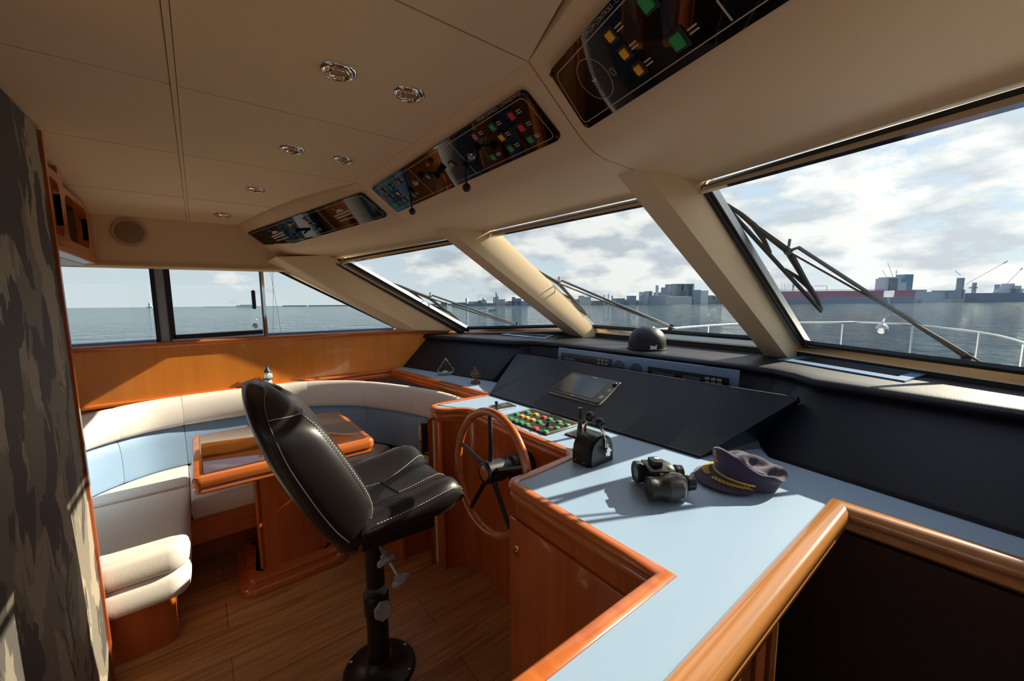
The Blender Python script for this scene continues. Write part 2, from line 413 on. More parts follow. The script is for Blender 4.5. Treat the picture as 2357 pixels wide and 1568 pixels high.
m1 = MB(); bar(m1, (.338, 1.19), (.338, 1.63), .008, .03, YW+.008); build(m1, 'teal_glass_edge', mat('glass_edge', (.03, .12, .13), .2), w2)
p0, p1 = ony(584, 672, YW-.03), ony(584, 708, YW-.03)
hm = MB().rbox((p0+p1)/2, (.022, .022, (p0-p1).length+.022), .010)
for p in (p0, p1): hm.tube([p, p+V((0, .06, 0))], .007)
build(hm, 'pull_handle', RUBBER, w2)
p = ony(587, 750, YW-.005); build(MB().lathe([(0, -.03), (.017, -.03), (.017, .006), (.012, .010), (.006, .010), (.006, .016), (0, .016)], p, Matrix.Rotation(PI/2, 3, 'X'), 16), 'latch', STEEL, w2)
w3 = win('window_3', 'raked triangular pane of the port side window', [(.365, 1.19), (1.26, 1.176), (.40, 1.66), (.365, 1.66)])
m1 = MB(); bar(m1, (.36, 1.198), (1.22, 1.186), .016, .04, YW+.004); build(m1, 'lower_rail', LAMI2, w3)
m1 = MB(); bar(m1, (.405, 1.64), (1.235, 1.196), .012, .03, YW-.002); build(m1, 'rubber_gasket', RUBBER, w3)
m1 = MB(); bar(m1, (.420, 1.645), (1.262, 1.196), .014, .03, YW-.010); build(m1, 'chrome_strip', CHROME, w3)
m1 = MB()
for q in ((622, 660), (628, 640)): m1.tube([ony(q[0], 626, YW-.01), ony((q[0]+q[1])/2-5, 700, YW-.01), ony(q[1]-12, 772, YW-.01)], .0012, 5)
build(m1, 'blind_cord', mat('nylon_cord', (.6, .6, .58), .5), w3)

# --- raked pillars
def pillar(top, bot, name, label):
    return struct(build(MB().loft([[V(p) for p in bot], [V(p) for p in top]]), name, CREAM, smooth=20), label)
GT, GB = (1.415, 1.825), (2.42, 1.185)       # glass plane on the centre panes (x, z)
pillar([(1.085, .838, 1.836), (1.087, .745, 1.836), (1.185, .717, 1.836), (1.45, .70, 1.84), (1.45, .85, 1.84)],
       [(2.305, .795, 1.118), (2.280, .680, 1.118), (2.425, .676, 1.118), (2.57, .655, 1.118), (2.57, .81, 1.118)], 'wall_front_1', 'cream raked pillar between centre and starboard windscreen panes')
pillar([(1.089, 2.122, 1.836), (1.118, 2.042, 1.836), (1.216, 2.013, 1.836), (1.45, 1.99, 1.84), (1.45, 2.13, 1.84)],
       [(2.365, 2.268, 1.118), (2.265, 1.994, 1.118), (2.415, 1.990, 1.118), (2.57, 2.04, 1.118), (2.57, 2.285, 1.118)], 'wall_front_2', 'cream raked pillar between centre and port windscreen panes')
fa, fb = ony(695, 622, 2.99), ony(954, 757, 3.03)
ga, gb = ony(773, 598, 2.955), ony(1062, 759, 2.965)
e = (fb-fa)*.18
pillar([(.37, 3.086, 1.672), fa-e, ga-(gb-ga)*.05, ga+V((.03, .08, .03)), (fa.x+.1, 3.20, fa.z+.1)],
       [(1.275, 3.086, 1.165), fb+V((.02, 0, -.012)), gb+V((.01, 0, -.012)), gb+V((.05, .07, -.01)), (1.5, 3.20, 1.14)], 'wall_front_3', 'cream corner pillar at the port side')
pillar([(.40, -.25, 1.80), (.55, -.16, 1.80), (.95, -.13, 1.80), (1.10, -.16, 1.80), (.7, -.36, 1.80)],
       [(1.35, -.25, 1.14), (1.50, -.20, 1.14), (2.02, -.155, 1.14), (2.18, -.17, 1.14), (1.6, -.36, 1.14)], 'wall_front_4', 'cream corner pillar at the starboard side')

# --- windscreen panes and frames
def quadpt(q, u, v): return lerp(lerp(q[0], q[1], u), lerp(q[3], q[2], u), v)   # q: bl br tr tl
Q2 = [V((2.42, 2.12, 1.188)), V((2.42, .76, 1.188)), V((1.415, .80, 1.826)), V((1.415, 2.06, 1.826))]
Q1 = [V((1.80, 3.0, 1.150)), V((2.42, 2.12, 1.188)), V((1.415, 2.06, 1.826)), V((.80, 3.0, 1.702))]
Q3 = [V((2.42, .72, 1.188)), V((2.05, -.24, 1.172)), V((1.05, -.24, 1.79)), V((1.415, .76, 1.826))]
def windscreen(name, label, q, jamb):
    w = struct(bpy.data.objects.new(name, None), label); COL.objects.link(w); ROOTM[name] = Matrix()
    n = (q[1]-q[0]).cross(q[3]-q[0]).normalized()
    if n.x < 0: n = -n
    pane('pane', q, n, .008, w)
    inn = -n
    def edge(a, b, wd, d0, d1, side):
        """strip along a->b, of width wd towards side, from depth d0 to d1 on the room side"""
        t = (b-a).normalized(); s_ = side-t*side.dot(t); s_.normalize()
        mb = MB(); mb.prism([a+inn*d0, b+inn*d0, b+inn*d0+s_*wd, a+inn*d0+s_*wd], inn*(d1-d0)); return mb
    up = ((q[3]-q[0])+(q[2]-q[1])).normalized(); rt = (q[1]-q[0]).normalized()
    build(edge(q[3], q[2], .020, .0, .016, -up), 'top_gasket', RUBBER, w)
    build(edge(q[3]+inn*.01, q[2]+inn*.01, .012, .008, .028, -up), 'chrome_header', CHROME, w)
    hd_ = V((-abs(rt.y), rt.x if rt.y < 0 else -rt.x, 0)).normalized()
    def plate(h0, z0, h1, z1, th=.008):
        A, B = [(e_ + hd_*h0 + V((0, 0, z0))) for e_ in (q[0], q[1])], [(e_ + hd_*h1 + V((0, 0, z1))) for e_ in (q[0], q[1])]
        return MB().prism([A[0], A[1], B[1], B[0]], -hd_*th)
    build(edge(q[0]+up*.020, q[1]+up*.020, .024, -.004, .012, up), 'bottom_gasket', RUBBER, w)
    build(plate(.022, .012, .040, -.026), 'chrome_sill', CHROME_REFL, w)
    build(plate(.038, -.026, .042, -.090, .010), 'sill_riser', RUBBER, w)
    build(plate(.046, -.026, .047, -.034, .006), 'sill_bead', CREAM, w)
    a, b = q[0]+rt*jamb[0], q[3]+rt*jamb[1]
    ww = jamb[2]
    build(edge(a, b, ww*.30, -.004, .05, rt), 'outer_gasket', RUBBER, w)
    build(edge(a+rt*ww*.30, b+rt*ww*.30, ww*.42, -.004, .022, rt), 'aluminium_jamb', ALU, w)
    build(edge(a+rt*ww*.72, b+rt*ww*.72, ww*.16, -.004, .026, rt), 'inner_gasket', RUBBER, w)
    build(edge(a+rt*ww*.88, b+rt*ww*.88, ww*.16, -.012, .014, rt), 'bright_bead', STEEL, w)
    return w, n
ws1, n1 = windscreen('window_4', 'port windscreen pane', Q1, (.0, .0, .085))
ws2, n2 = windscreen('window_5', 'centre windscreen pane', Q2, (.035, -.05, .07))
ws3, n3 = windscreen('window_6', 'starboard windscreen pane', Q3, (.02, .005, .08))

# --- starboard side, aft bulkhead, partition
wr = MB().box(-.30, 2.2, -.34, -.27, -1.1, 1.185).box(-2.7, -1.45, -.34, -.27, -1.1, 1.185).box(-1.45, -.30, -.34, -.27, -1.1, .0).prism([(-2.7, -.27, 1.60), (.45, -.27, 1.60), (1.1, -.27, 1.72), (1.1, -.27, 1.9), (-2.7, -.27, 1.96)], (0, -.07, 0))
wr = struct(build(wr, 'wall_right', CHERRY, smooth=0), 'starboard side lining')
pane('fill_door_pane', [(-1.45, -.30, 0), (-.30, -.30, 0), (-.30, -.30, 1.18), (-1.45, -.30, 1.18)], V((0, 1, 0)), .006, wr)  # unseen glazed door, added in the side wall to let in fill light
pane('side_pane', [(-2.68, -.30, 1.18), (1.35, -.30, 1.18), (.55, -.30, 1.62), (-2.68, -.30, 1.62)], V((0, 1, 0)), .006, wr)
wa = struct(build(MB().box(-2.76, -2.68, -.34, 3.16, -.04, .25).box(-2.76, -2.68, -.34, 3.16, 1.88, 2.1).box(-2.76, -2.68, -.34, -.1, .25, 1.88).box(-2.76, -2.68, 2.9, 3.16, .25, 1.88).box(-2.75, -2.69, 1.38, 1.44, .25, 1.88), 'wall_aft', CREAM, smooth=0), 'unseen aft bulkhead, glazed to let in fill light')  # openings of this unseen bulkhead added so that sky light fills the cabin
pane('fill_aft_pane', [(-2.71, -.1, .25), (-2.71, 2.9, .25), (-2.71, 2.9, 1.88), (-2.71, -.1, 1.88)], V((1, 0, 0)), .006, wa)
pt = struct(build(MB().box(-.40, -.36, 1.12, 2.002, 0, 1.995), 'wall_partition', PAPER, smooth=0), 'partition papered in blotchy grey brown camouflage')
build(MB().box(-.405, -.352, 2.002, 2.022, 0, 1.99), 'edge_trim', CHERRY, pt)
# --- companionway well
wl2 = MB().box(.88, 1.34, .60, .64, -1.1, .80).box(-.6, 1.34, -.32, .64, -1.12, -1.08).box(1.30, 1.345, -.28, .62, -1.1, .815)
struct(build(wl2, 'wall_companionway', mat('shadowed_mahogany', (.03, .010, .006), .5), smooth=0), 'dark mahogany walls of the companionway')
# --- foredeck and bow
dk = MB().loft([[(2.46, -.75, 1.05), (2.46, -.75, .2), (2.46, 3.6, .2), (2.46, 3.6, 1.05)], [(4.4, -.5, .93), (4.4, -.5, .1), (4.4, 3.3, .1), (4.4, 3.3, .93)], [(4.7, -.4, .55), (4.7, -.4, .1), (4.7, 3.2, .1), (4.7, 3.2, .55)], [(6.2, -.1, .34), (6.2, -.1, -.2), (6.2, 2.9, -.2), (6.2, 2.9, .34)], [(8.7, 1.3, .32), (8.7, 1.3, -.3), (8.7, 1.55, -.3), (8.7, 1.55, .32)]])
struct(build(dk, 'foredeck', DECK, smooth=20), 'white foredeck outside the windscreen')
hl = MB()
hl.prism([(-2.7, 3.17, 1.16), (1.9, 3.17, 1.13), (2.5, 3.6, .9), (-2.7, 3.6, .9)], (0, 0, -.5)).prism([(-2.7, -.345, 1.16), (1.9, -.345, 1.13), (2.5, -.7, .9), (-2.7, -.7, .9)], (0, 0, -.5))
struct(build(hl, 'side_deck', DECK, smooth=0), 'white side decks')
# ================================================================== DASHBOARD
ledge_front = [(1.475, 3.075), (1.715, 2.22), (1.75, 2.15), (1.80, 2.10), (1.835, 2.02), (1.855, 1.82), (1.882, 1.34), (1.90, .96), (1.905, .72), (1.892, .62), (1.845, .53), (1.775, .452), (1.735, -.03), (1.71, -.265)]
ledge_base = [(1.285, 3.075), (1.495, 2.22), (1.52, 2.15), (1.78, 2.10), (1.80, 2.02), (1.815, 1.82), (1.83, 1.34), (1.84, .96), (1.84, .72), (1.80, .64), (1.63, .56), (1.548, .50), (1.487, -.03), (1.465, -.265)]
ledge_back = [(1.90, 3.075), (2.32, 2.3), (2.38, 2.2), (2.42, 2.1), (2.45, 1.90), (2.46, 1.70), (2.46, 1.25), (2.46, .90), (2.44, .66), (2.42, .60), (2.38, .50), (2.35, .42), (2.20, -.03), (2.08, -.265)]
def zl(y): return 1.130-.007*max(0, (y-1.9)/1.18)
dash = thing('dashboard', 'navy leatherette dashboard running under the windscreen', 'dashboard', (1.55, 1.4, .87))
rings = []
for a, b, k in zip(ledge_front, ledge_base, ledge_back):
    y = a[1]; z = zl(y); d = V((b[0]-a[0], b[1]-a[1])); d.normalize()
    P = lambda o, zz: (a[0]-d.x*o, a[1]-d.y*o if abs(a[1]) < 3 else a[1], zz)
    rings.append([(k[0], k[1], z-.005), P(.10, z), P(.02, z), P(.005, z-.004), P(-.004, z-.013), P(-.003, z-.024), P(.008, z-.034), P(.022, z-.040), (b[0]+.012, b[1], .885), (b[0], b[1], .874), (b[0], b[1], .871), (b[0]+.08, b[1], .84), (k[0], k[1], .84)])
build(MB().loft(rings), 'padded_fascia', NAVY, dash, smooth=50)
# pod
pb = [V((1.303, 1.868, .873)), V((1.362, .648, .873)), onx(1835, 917, 1.705), onx(1190, 815, 1.700)]
pd = MB()
def podring(a, t):          # a bottom, t top
    back = V((1.745, t.y, t.z-.02)); bb = V((1.74, a.y*.6+t.y*.4, .873))
    return [a, a+V((0, 0, .006)), t+V((-.006, 0, -.006)), t+V((.004, 0, .003)), t+V((.018, 0, .002)), back, bb]
pd.loft([podring(lerp(pb[0], pb[1], u), lerp(pb[3], pb[2], u)) for u in [i/12 for i in range(13)]])
build(pd, 'sloping_pod', NAVY2, dash, smooth=30)
PODN = (pb[1]-pb[0]).cross(pb[3]-pb[0]).normalized()
if PODN.z < 0: PODN = -PODN
def pod(x, y, d=0): return onp(x, y, pb[0]+PODN*d, PODN)
# piping along pod foot
build(MB().tube([pb[0]+V((-.004, 0, .002)), pb[1]+V((-.004, 0, .002))], .006, 8), 'foot_piping', NAVY, dash)
# chart plotter
cp = thing('chart_plotter', 'tilted chart plotter screen set into the navy pod', 'screen', tuple(pod(1350, 905)))
def planeframe(pts):
    o = sum(pts, V())/4; u = ((pts[1]-pts[0])+(pts[2]-pts[3])).normalized(); n = u.cross(((pts[0]-pts[3])+(pts[1]-pts[2]))).normalized()
    return o, u, n.cross(u), n
q = [pod(1316, 862), pod(1437, 886), pod(1380, 942), pod(1264, 908)]
o, U_, V_, N_ = planeframe(q)
if N_.dot(PODN) < 0: N_ = -N_; 
V_ = N_.cross(U_)
wd, hg = ((q[1]-q[0]).length+(q[2]-q[3]).length)/2, ((q[3]-q[0]).length+(q[2]-q[1]).length)/2
M = frame_m(o, U_, V_, N_)
def local(x, y, d=0): p = M.inverted() @ onp(x, y, o+N_*d, N_); return p
def slab(poly, z0, z1, M): return MB().loft([[M @ V((x, y, z0)) for x, y in poly], [M @ V((x, y, z1)) for x, y in poly]])
def slabr(w, h, r, z0, z1, M, bev=.004):
    P = rrect(-w/2, w/2, -h/2, h/2, r); Q = rrect(-w/2+bev, w/2-bev, -h/2+bev, h/2-bev, max(r-bev, .002))
    return MB().loft([[M @ V((x, y, z0)) for x, y in P], [M @ V((x, y, z1-bev)) for x, y in P], [M @ V((x, y, z1)) for x, y in Q]])
build(slabr(wd, hg, .018, 0, .018, M, .005), 'silver_bezel', mat('champagne_metal', (.30, .26, .22), .35, metal=.7), cp)
build(slabr(wd-.012, hg-.012, .016, .015, .0225, M, .003), 'front_plate', BLACKP, cp)
M_ = M @ Matrix.Translation((-.018, .0, 0))
build(slab(rrect(-wd*.38, wd*.38, -hg*.36, hg*.36, .004), .0215, .0235, M_), 'display', SCREEN, cp)
k = M @ V((wd*.43, hg*.30, .022)); build(MB().lathe([(.012, 0), (.012, .008), (.009, .011), (.0, .011)], k, M.to_3x3(), 14), 'rotary_knob', BLACKP, cp)
lg = MB()
for dx, w_ in ((-.012, .030), ): lg.merge(slab(rrect(dx, dx+w_, hg*.40, hg*.40+.005, .0015), .0222, .0232, M))
for yy in (.10, .04, -.20, -.26):
    for xx in (.415, .445): lg.merge(slab(rrect(wd*xx-.004, wd*xx+.004, hg*yy-.003, hg*yy+.003, .001), .0222, .0232, M))
lg.merge(slab(rrect(-.01, .006, -hg*.43, -hg*.43+.003, .001), .0222, .0232, M))
build(lg, 'legend_print', INK, cp)

# instrument panel in the recess
ip0, ip1 = onx(1287, 800, 1.815), onx(1703, 853, 1.855)
ipd = V((-.012, 0, -.20)).normalized()
U_ = (ip1-ip0).normalized(); N_ = U_.cross(ipd).normalized()
if N_.x > 0: N_ = -N_
V_ = N_.cross(U_); ipd = -V_ if V_.z > 0 else V_
o = ip0; L = (ip1-ip0).length
M = frame_m(o+N_*.002, U_, -ipd, N_)
inst = thing('instrument_panel', 'blue grey instrument panel recessed behind the pod', 'instrument panel', tuple(ip0))
build(slab(rrect(0, L, -.15, 0, .004), -.004, .004, M), 'mounting_plate', LAMI2, inst)
def loc(x, y): p = M.inverted() @ onp(x, y, o+N_*.006, N_); return p.x, p.y
a = loc(1293, 811); b = loc(1409, 826)
build(slab(rrect(a[0], b[0], -.12, a[1], .004), .004, .009, M), 'sonar_display', mat('dark_bezel', (.035, .040, .045), .3), inst)
c0 = loc(1300, 822); c1 = loc(1322, 830)
build(slab([(c0[0], -.07), (c1[0]+.012, -.07), (c1[0], c0[1]), (c0[0], c0[1])], .009, .0102, M), 'cyan_lcd', LCDC, inst)
km = MB()
for i in range(3):
    for j in range(2): x, y = loc(1379+9*i, 828+j*8+i*1.3); km.merge(slab(rrect(x-.008, x+.008, y-.006, y+.006, .002), .009, .011, M))
build(km, 'keypad', GREYP, inst)
for px, py in ((1424, 840), (1464, 847)):
    x, y = loc(px, py); y -= .012
    R_ = .037
    g = build(MB().lathe([(0, .004), (R_, .004), (R_, .008), (R_-.004, .009), (R_-.005, .007), (0, .007)], M @ V((x, y, 0)), M.to_3x3(), 28), 'gauge', DIALB, inst)
    tk = MB()
    for i in range(13):
        an = rad(-135+i*22.5); c_, s_ = math.sin(an), math.cos(an); r0, r1 = R_*.62, R_*.8
        tk.tube([M @ V((x+c_*r0, y+s_*r0, .0075)), M @ V((x+c_*r1, y+s_*r1, .0075))], .0008, 4)
    tk.tube([M @ V((x, y, .008)), M @ V((x+R_*.4, y+R_*.45, .008))], .001, 4)
    build(tk, 'dial_markings', INK, g)
a = loc(1493, 843); b = loc(1680, 866)
build(slab(rrect(a[0], b[0], -.125, a[1]-.002, .004), .004, .010, M), 'radar_display', BLACKP, inst)
for p_, q_ in (((1503, 853), (1553, 862)), ((1572, 862), (1613, 869))):
    c0, c1 = loc(*p_), loc(*q_); build(slab(rrect(c0[0], c1[0], c0[1]-.06, c0[1]-.003, .003), .010, .0112, M), 'violet_lcd', LCD, inst)
km = MB()
for i in range(3):
    for j in range(2): x, y = loc(1629+14*i, 871+j*9+i*2); km.merge(slab(rrect(x-.010, x+.010, y-.006, y+.006, .002), .010, .012, M))
build(km, 'keypad', GREYP, inst)

# air vents on the ledge
def vent(name, label, pts):
    c = sum([V((p[0], p[1], 0)) for p in pts], V())/4; z = zl(c.y)
    t = thing('air_vent', label, 'vent', (c.x, c.y, z), 0, 'demister vents on the dashboard ledge')
    q = [V((p[0], p[1], z)) for p in pts]
    inn = [lerp(lerp(q[0], q[1], u), lerp(q[3], q[2], u), v) for u, v in ((.085, .26), (.915, .26), (.915, .80), (.085, .80))]
    fr = MB(); up = V((0, 0, .005))
    for i in range(4):
        j = (i+1) % 4; fr.prism([q[i], q[j], inn[j], inn[i]], up)
    build(fr, 'frame', LAMI2, t)
    sl = MB()
    for i in range(9):
        v = lerp(.28, .78, i/8); a = lerp(lerp(q[0], q[3], v), lerp(q[1], q[2], v), .09); b = lerp(lerp(q[0], q[3], v), lerp(q[1], q[2], v), .91)
        sl.tube([a+V((0, 0, .002)), b+V((0, 0, .002))], .0022, 4)
    build(sl, 'grille', RUBBER, t)
    build(MB().prism([p+V((0, 0, .0004)) for p in inn], V((0, 0, .0006))), 'duct_opening', DARKGAP, t)
ZL = 1.130
vq = lambda *P: [tuple(onz(x, y, ZL).to_2d()) for x, y in P]
vent('a', 'long slotted demister vent on the ledge below the starboard windscreen pane', vq((1790, 829), (2083, 880), (2138, 861), (1858, 820)))
vent('b', 'small far demister vent on the ledge below the port windscreen pane', [(1.92, 2.58), (1.955, 2.10), (2.20, 2.24), (2.04, 2.62)])

# covered compass
cx_, cy_ = 2.045, 1.325
cmps = thing('compass', 'domed compass under a navy cover on the ledge', 'compass', (cx_, cy_, 1.132))
dome = [(0.0, .131), (.032, .128), (.061, .117), (.085, .095), (.100, .068), (.105, .038), (.105, .015), (.1045, .002)]
dome = [(.1045, 0)]+dome[::-1]
build(MB().lathe([(0, 0)]+dome, (cx_, cy_, 1.132), None, 32), 'dome_cover', NAVY, cmps, smooth=60)
build(MB().lathe([(.104, 0), (.112, 0), (.114, .004), (.112, .008), (.104, .008)], (cx_, cy_, 1.132), None, 32), 'rim', BLACKM, cmps)
ang = rad(-66); dv = V((math.cos(ang), math.sin(ang), 0)); tv = V((-dv.y, dv.x, 0)); rings = []
def bp(a_, off, R_): rr_ = math.sqrt(R_*R_-off*off); return V((cx_, cy_, 1.133))+dv*off+tv*(math.cos(a_)*rr_)+V((0, 0, math.sin(a_)*rr_*1.25))
for i in range(33):
    a_ = PI*i/32; rings.append([bp(a_, .034, .108), bp(a_, .066, .108), bp(a_, .066, .103), bp(a_, .034, .103)])
build(MB().loft(rings), 'white_band', WHITEL, cmps, smooth=60)

# ================================================================== WORKTOP and consoles
ZT = .87
outer = [(1.163, 3.068), (1.285, 1.886)]
lobe = smoothpoly([(1.285, 1.886), (.975, 1.898), (.928, 1.882), (.906, 1.84), (.910, 1.79), (.945, 1.752), (.995, 1.722), (1.035, 1.675), (1.045, 1.60), (1.035, 1.45)], 5)
outer += [(p.x, p.y) for p in lobe[6:]]
outer += [(1.022, 1.20)] + arc(.99, 1.0, .035, 0, -80, 5) + [(.80, .952)] + arc(.755, .905, .05, 95, 180, 6) + [(.700, .50), (.700, .423), (.33, .428), (-.34, .432)]
# blue top polygon: inner side of the trim (left side when walking from port to starboard is the bow side)
TW = .034
inn = offs(outer, TW*.9, False)
top = [(p.x, p.y) for p in inn] + [(-.34, .282), (1.352, .282), (1.352, -.262), (1.47, -.262), (1.495, -.03), (1.555, .50), (1.62, .55), (1.40, .66), (1.345, 1.84), (1.53, 2.05), (1.51, 2.2), (1.295, 3.068)]
wt = thing('worktop', 'pale blue helm worktop edged with cherry moulding', 'worktop', (1.1, 1.2, ZT-.03))
build(MB().prism([(x, y, ZT-.028) for x, y in top], (0, 0, .028)), 'blue_top', LAMI, wt, smooth=0)
prof = [(TW, ZT-.05), (TW, ZT+.0025), (TW-.005, ZT+.006), (.010, ZT+.006), (.003, ZT+.002), (0, ZT-.006), (.002, ZT-.014), (.009, ZT-.019), (.011, ZT-.023), (.007, ZT-.027), (.006, ZT-.042), (.010, ZT-.047), (.013, ZT-.052), (.012, ZT-.060), (.016, ZT-.066), (TW, ZT-.066)]
build(sweep(outer, prof), 'edge_moulding', CHERRYY, wt, smooth=50)

# fronts
def wallstrip(pts, z0, z1, th=.02):
    A = offs(pts, .0, False); B = offs(pts, th, False)
    return MB().loft([[(a.x, a.y, z0), (a.x, a.y, z1), (b.x, b.y, z1), (b.x, b.y, z0)] for a, b in zip(A, B)])
fr = offs(outer, .020, False)
i_c1 = next(i for i, p in enumerate(outer) if p == (1.022, 1.20))
hc = thing('helm_console', 'cherry helm console curving round the wheel recess', 'console', (1.0, 1.6, 0))
fp = [(p.x, p.y) for p in fr]
build(wallstrip(fp[1:i_c1+7], 0, ZT-.06, .02), 'curved_front', CHERRY, hc, smooth=40)
hs = MB().tube([(.935, 1.778, 0), (.935, 1.778, ZT-.066)], .012, 10)
build(hs, 'corner_bead', CHERRY, hc)
build(MB().rbox((.93, 1.85, .40), (.02, .03, .8), .006), 'port_cheek', CREAM, hc)
kc = thing('locker_cabinet', 'dark cherry locker with a brass keyhole below the worktop', 'cabinet', (.72, .68, 0))
kp = fp[i_c1+7:]
build(wallstrip(kp, 0, ZT-.06, .02), 'carcass', CHERRY, kc, smooth=40)
xk = .7195
dr = build(MB().rbox((xk-.003, .682, .415), (.010, .488, .70), .003), 'door', CHERRY, kc)
ke = onx(1188, 1268, xk-.010)
es = MB().lathe([(0, 0), (.016, 0), (.016, .002), (.013, .004), (0, .004)], ke+V((.002, 0, 0)), Matrix.Rotation(-PI/2, 3, 'Y') @ Matrix.Diagonal((1.25, .8, 1)), 20)
build(es, 'keyhole_escutcheon', BRASS, dr)
build(MB().rbox(ke+V((-.006, .001, .002)), (.010, .004, .016), .0015).lathe([(0, 0), (.005, 0), (.005, .008), (0, .008)], ke+V((0, 0, -.001)), Matrix.Rotation(-PI/2, 3, 'Y'), 10), 'lock_latch', BRASS, dr)

# companionway rail, panel, post
rp = [(-.034, ZT-.055), (-.034, ZT+.004), (-.026, ZT+.014), (-.010, ZT+.018), (.006, ZT+.016), (.018, ZT+.006), (.022, ZT-.008), (.016, ZT-.022), (.006, ZT-.028), (.010, ZT-.034), (.014, ZT-.042), (.010, ZT-.050), (-.004, ZT-.055), (.002, ZT-.062), (.004, ZT-.075), (-.006, ZT-.082), (-.034, ZT-.082)]
rail = [(1.318, -.262), (1.318, .248), (-.34, .248)]
cr = build(sweep(rail, [(d, z) for d, z in rp][::-1] if False else rp), 'companionway_rail', RAILW, None, (.9, .25, ZT), 50)
tag(cr, 'thick golden wood rail bordering the dark companionway', 'rail')
lk = thing('stairwell_lining', 'golden wood panel under the companionway rail', 'panel', (.4, .262, .4))
build(MB().box(-.4, .86, .262, .278, -1.05, .79), 'side_panel', RAILW, lk)
build(MB().box(.79, .868, .254, .264, -1.05, .79), 'dark_stile', DKCH, lk)
build(MB().tube([(.878, .258, -1.05), (.878, .258, .79)], .011, 10), 'corner_bead', RAILW, lk)
# ================================================================== SOFA
sofa = thing('corner_sofa', 'white and blue leather horseshoe sofa along the port side', 'sofa', (.3, 2.8, 0))
SZ = .452
curve = smoothpoly([(-.64, 2.10), (-.635, 2.45), (-.52, 2.78), (-.34, 2.95), (-.15, 3.012), (.18, 3.018), (.52, 2.985), (.76, 2.83), (.915, 2.62), (1.05, 2.32), (1.115, 2.08), (1.12, 1.93)], 8)
curve = [(p.x, p.y) for p in curve]        # walking aft -> along the wall -> to the helm; seat lies on the right hand side
def cut(x0, x1, rev=False):
    return x0, x1
def backpiece(i0, i1, prof, gap=.0012):
    pts = [V(curve[i]) for i in range(i0, i1+1)]
    pts[0] = pts[0]+(pts[1]-pts[0]).normalized()*gap; pts[-1] = pts[-1]-(pts[-1]-pts[-2]).normalized()*gap
    pts = [(p.x, p.y) for p in pts]
    cols = [offs(pts, d, False) for d, z in prof]
    rings = [[(cols[j][i].x, cols[j][i].y, prof[j][1]) for j in range(len(prof))] for i in range(len(pts))]
    def shrink(ring, k): c = sum([V(p) for p in ring], V())/len(ring); return [c+(V(p)-c)*k for p in ring]
    dirs = (V(rings[0][0])-V(rings[1][0])).normalized()*.006, (V(rings[-1][0])-V(rings[-2][0])).normalized()*.006
    rings[0] = shrink(rings[0], .985); rings[-1] = shrink(rings[-1], .985)
    return MB().loft(rings)
WP = [(.03, .690), (.0, .692), (-.022, .700), (-.032, .72), (-.037, .75), (-.038, .78), (-.033, .815), (-.020, .845), (-.002, .862), (.016, .868), (.030, .862), (.034, .84), (.034, .70)]
BP = [(.034, .45), (-.004, .45), (-.012, .47), (-.016, .55), (-.012, .62), (-.004, .665), (.010, .688), (.034, .690)]
cuts = [0, 22, 33, 49, 61, 72, 88]
for a, b in zip(cuts[:-1], cuts[1:]):
    build(backpiece(a, b, WP), 'headrest_roll', WHITEL, sofa, smooth=60)
    build(backpiece(a, b, BP), 'lumbar_cushion', BLUEL, sofa, smooth=60)
build(backpiece(0, 88, [(.036, 0), (.036, .80), (.048, .80), (.048, 0)]), 'back_board', DKCH, sofa)
def ccw(P):
    a = sum(P[i][0]*P[(i+1) % len(P)][1]-P[(i+1) % len(P)][0]*P[i][1] for i in range(len(P))); return P if a > 0 else P[::-1]
def seatpoly(front, i0, i1):
    bk = [(p.x, p.y) for p in offs(curve[i0:i1+1], -.004, False)]
    return ccw(front + bk)
aft = [(-.76, 2.665), (-.76, 2.03)]+arc(-.170, 2.095, .065, -90, 0, 7)+[(-.105, 2.665)]
build(puff(aft, .335, SZ, .030, .005, .055), 'seat_cushion', WHITEL, sofa, smooth=60)
build(puff([(-.75, 2.64), (-.75, 2.034)]+arc(-.175, 2.099, .065, -90, 0, 7)+[(-.110, 2.64)], .215, .332, .035, .002), 'seat_cushion', WHITEL, sofa, smooth=60)
build(puff(seatpoly([(-.108, 2.672), (-.56, 2.672)], 14, 33), .335, SZ, .016, .002, .022), 'seat_cushion', WHITEL, sofa, smooth=60)
build(puff(seatpoly([(.46, 2.46), (-.098, 2.46)], 33, 48), .335, SZ, .024, .004), 'seat_cushion', WHITEL, sofa, smooth=60)
build(puff(seatpoly([(.78, 2.42), (.70, 2.44), (.62, 2.46), (.466, 2.46)], 49, 66), .335, SZ, .024, .004), 'seat_cushion', WHITEL, sofa, smooth=60)
build(puff(seatpoly([(.70, 1.96), (.70, 2.25), (.73, 2.36), (.785, 2.415)], 67, 87), .335, SZ, .024, .004), 'seat_cushion', WHITEL, sofa, smooth=60)
# timber base
ba = MB(); P = [(-.76, 2.66), (-.76, 2.088), (-.21, 2.088)]+arc(-.21, 2.128, .04, -90, 0, 5)+[(-.17, 2.66)]
ba.prism([(x, y, 0) for x, y in P], (0, 0, .225))
build(ba, 'base', CHERRY, sofa)
ba = MB().box(-.17, .74, 2.49, 2.52, .215, .335).box(-.17, .80, 2.715, 2.74, 0, .335).box(-.17, .8, 2.50, 2.75, .19, .215).box(-.17, .80, 2.700, 2.716, 0, .085)
build(ba, 'base', CHERRYX, sofa)
ba = MB().box(.775, 1.12, 1.985, 2.7, 0, .335).tube([(.79, 1.99, 0), (.79, 1.99, .335)], .02, 10)
build(ba, 'base', CHERRY, sofa)
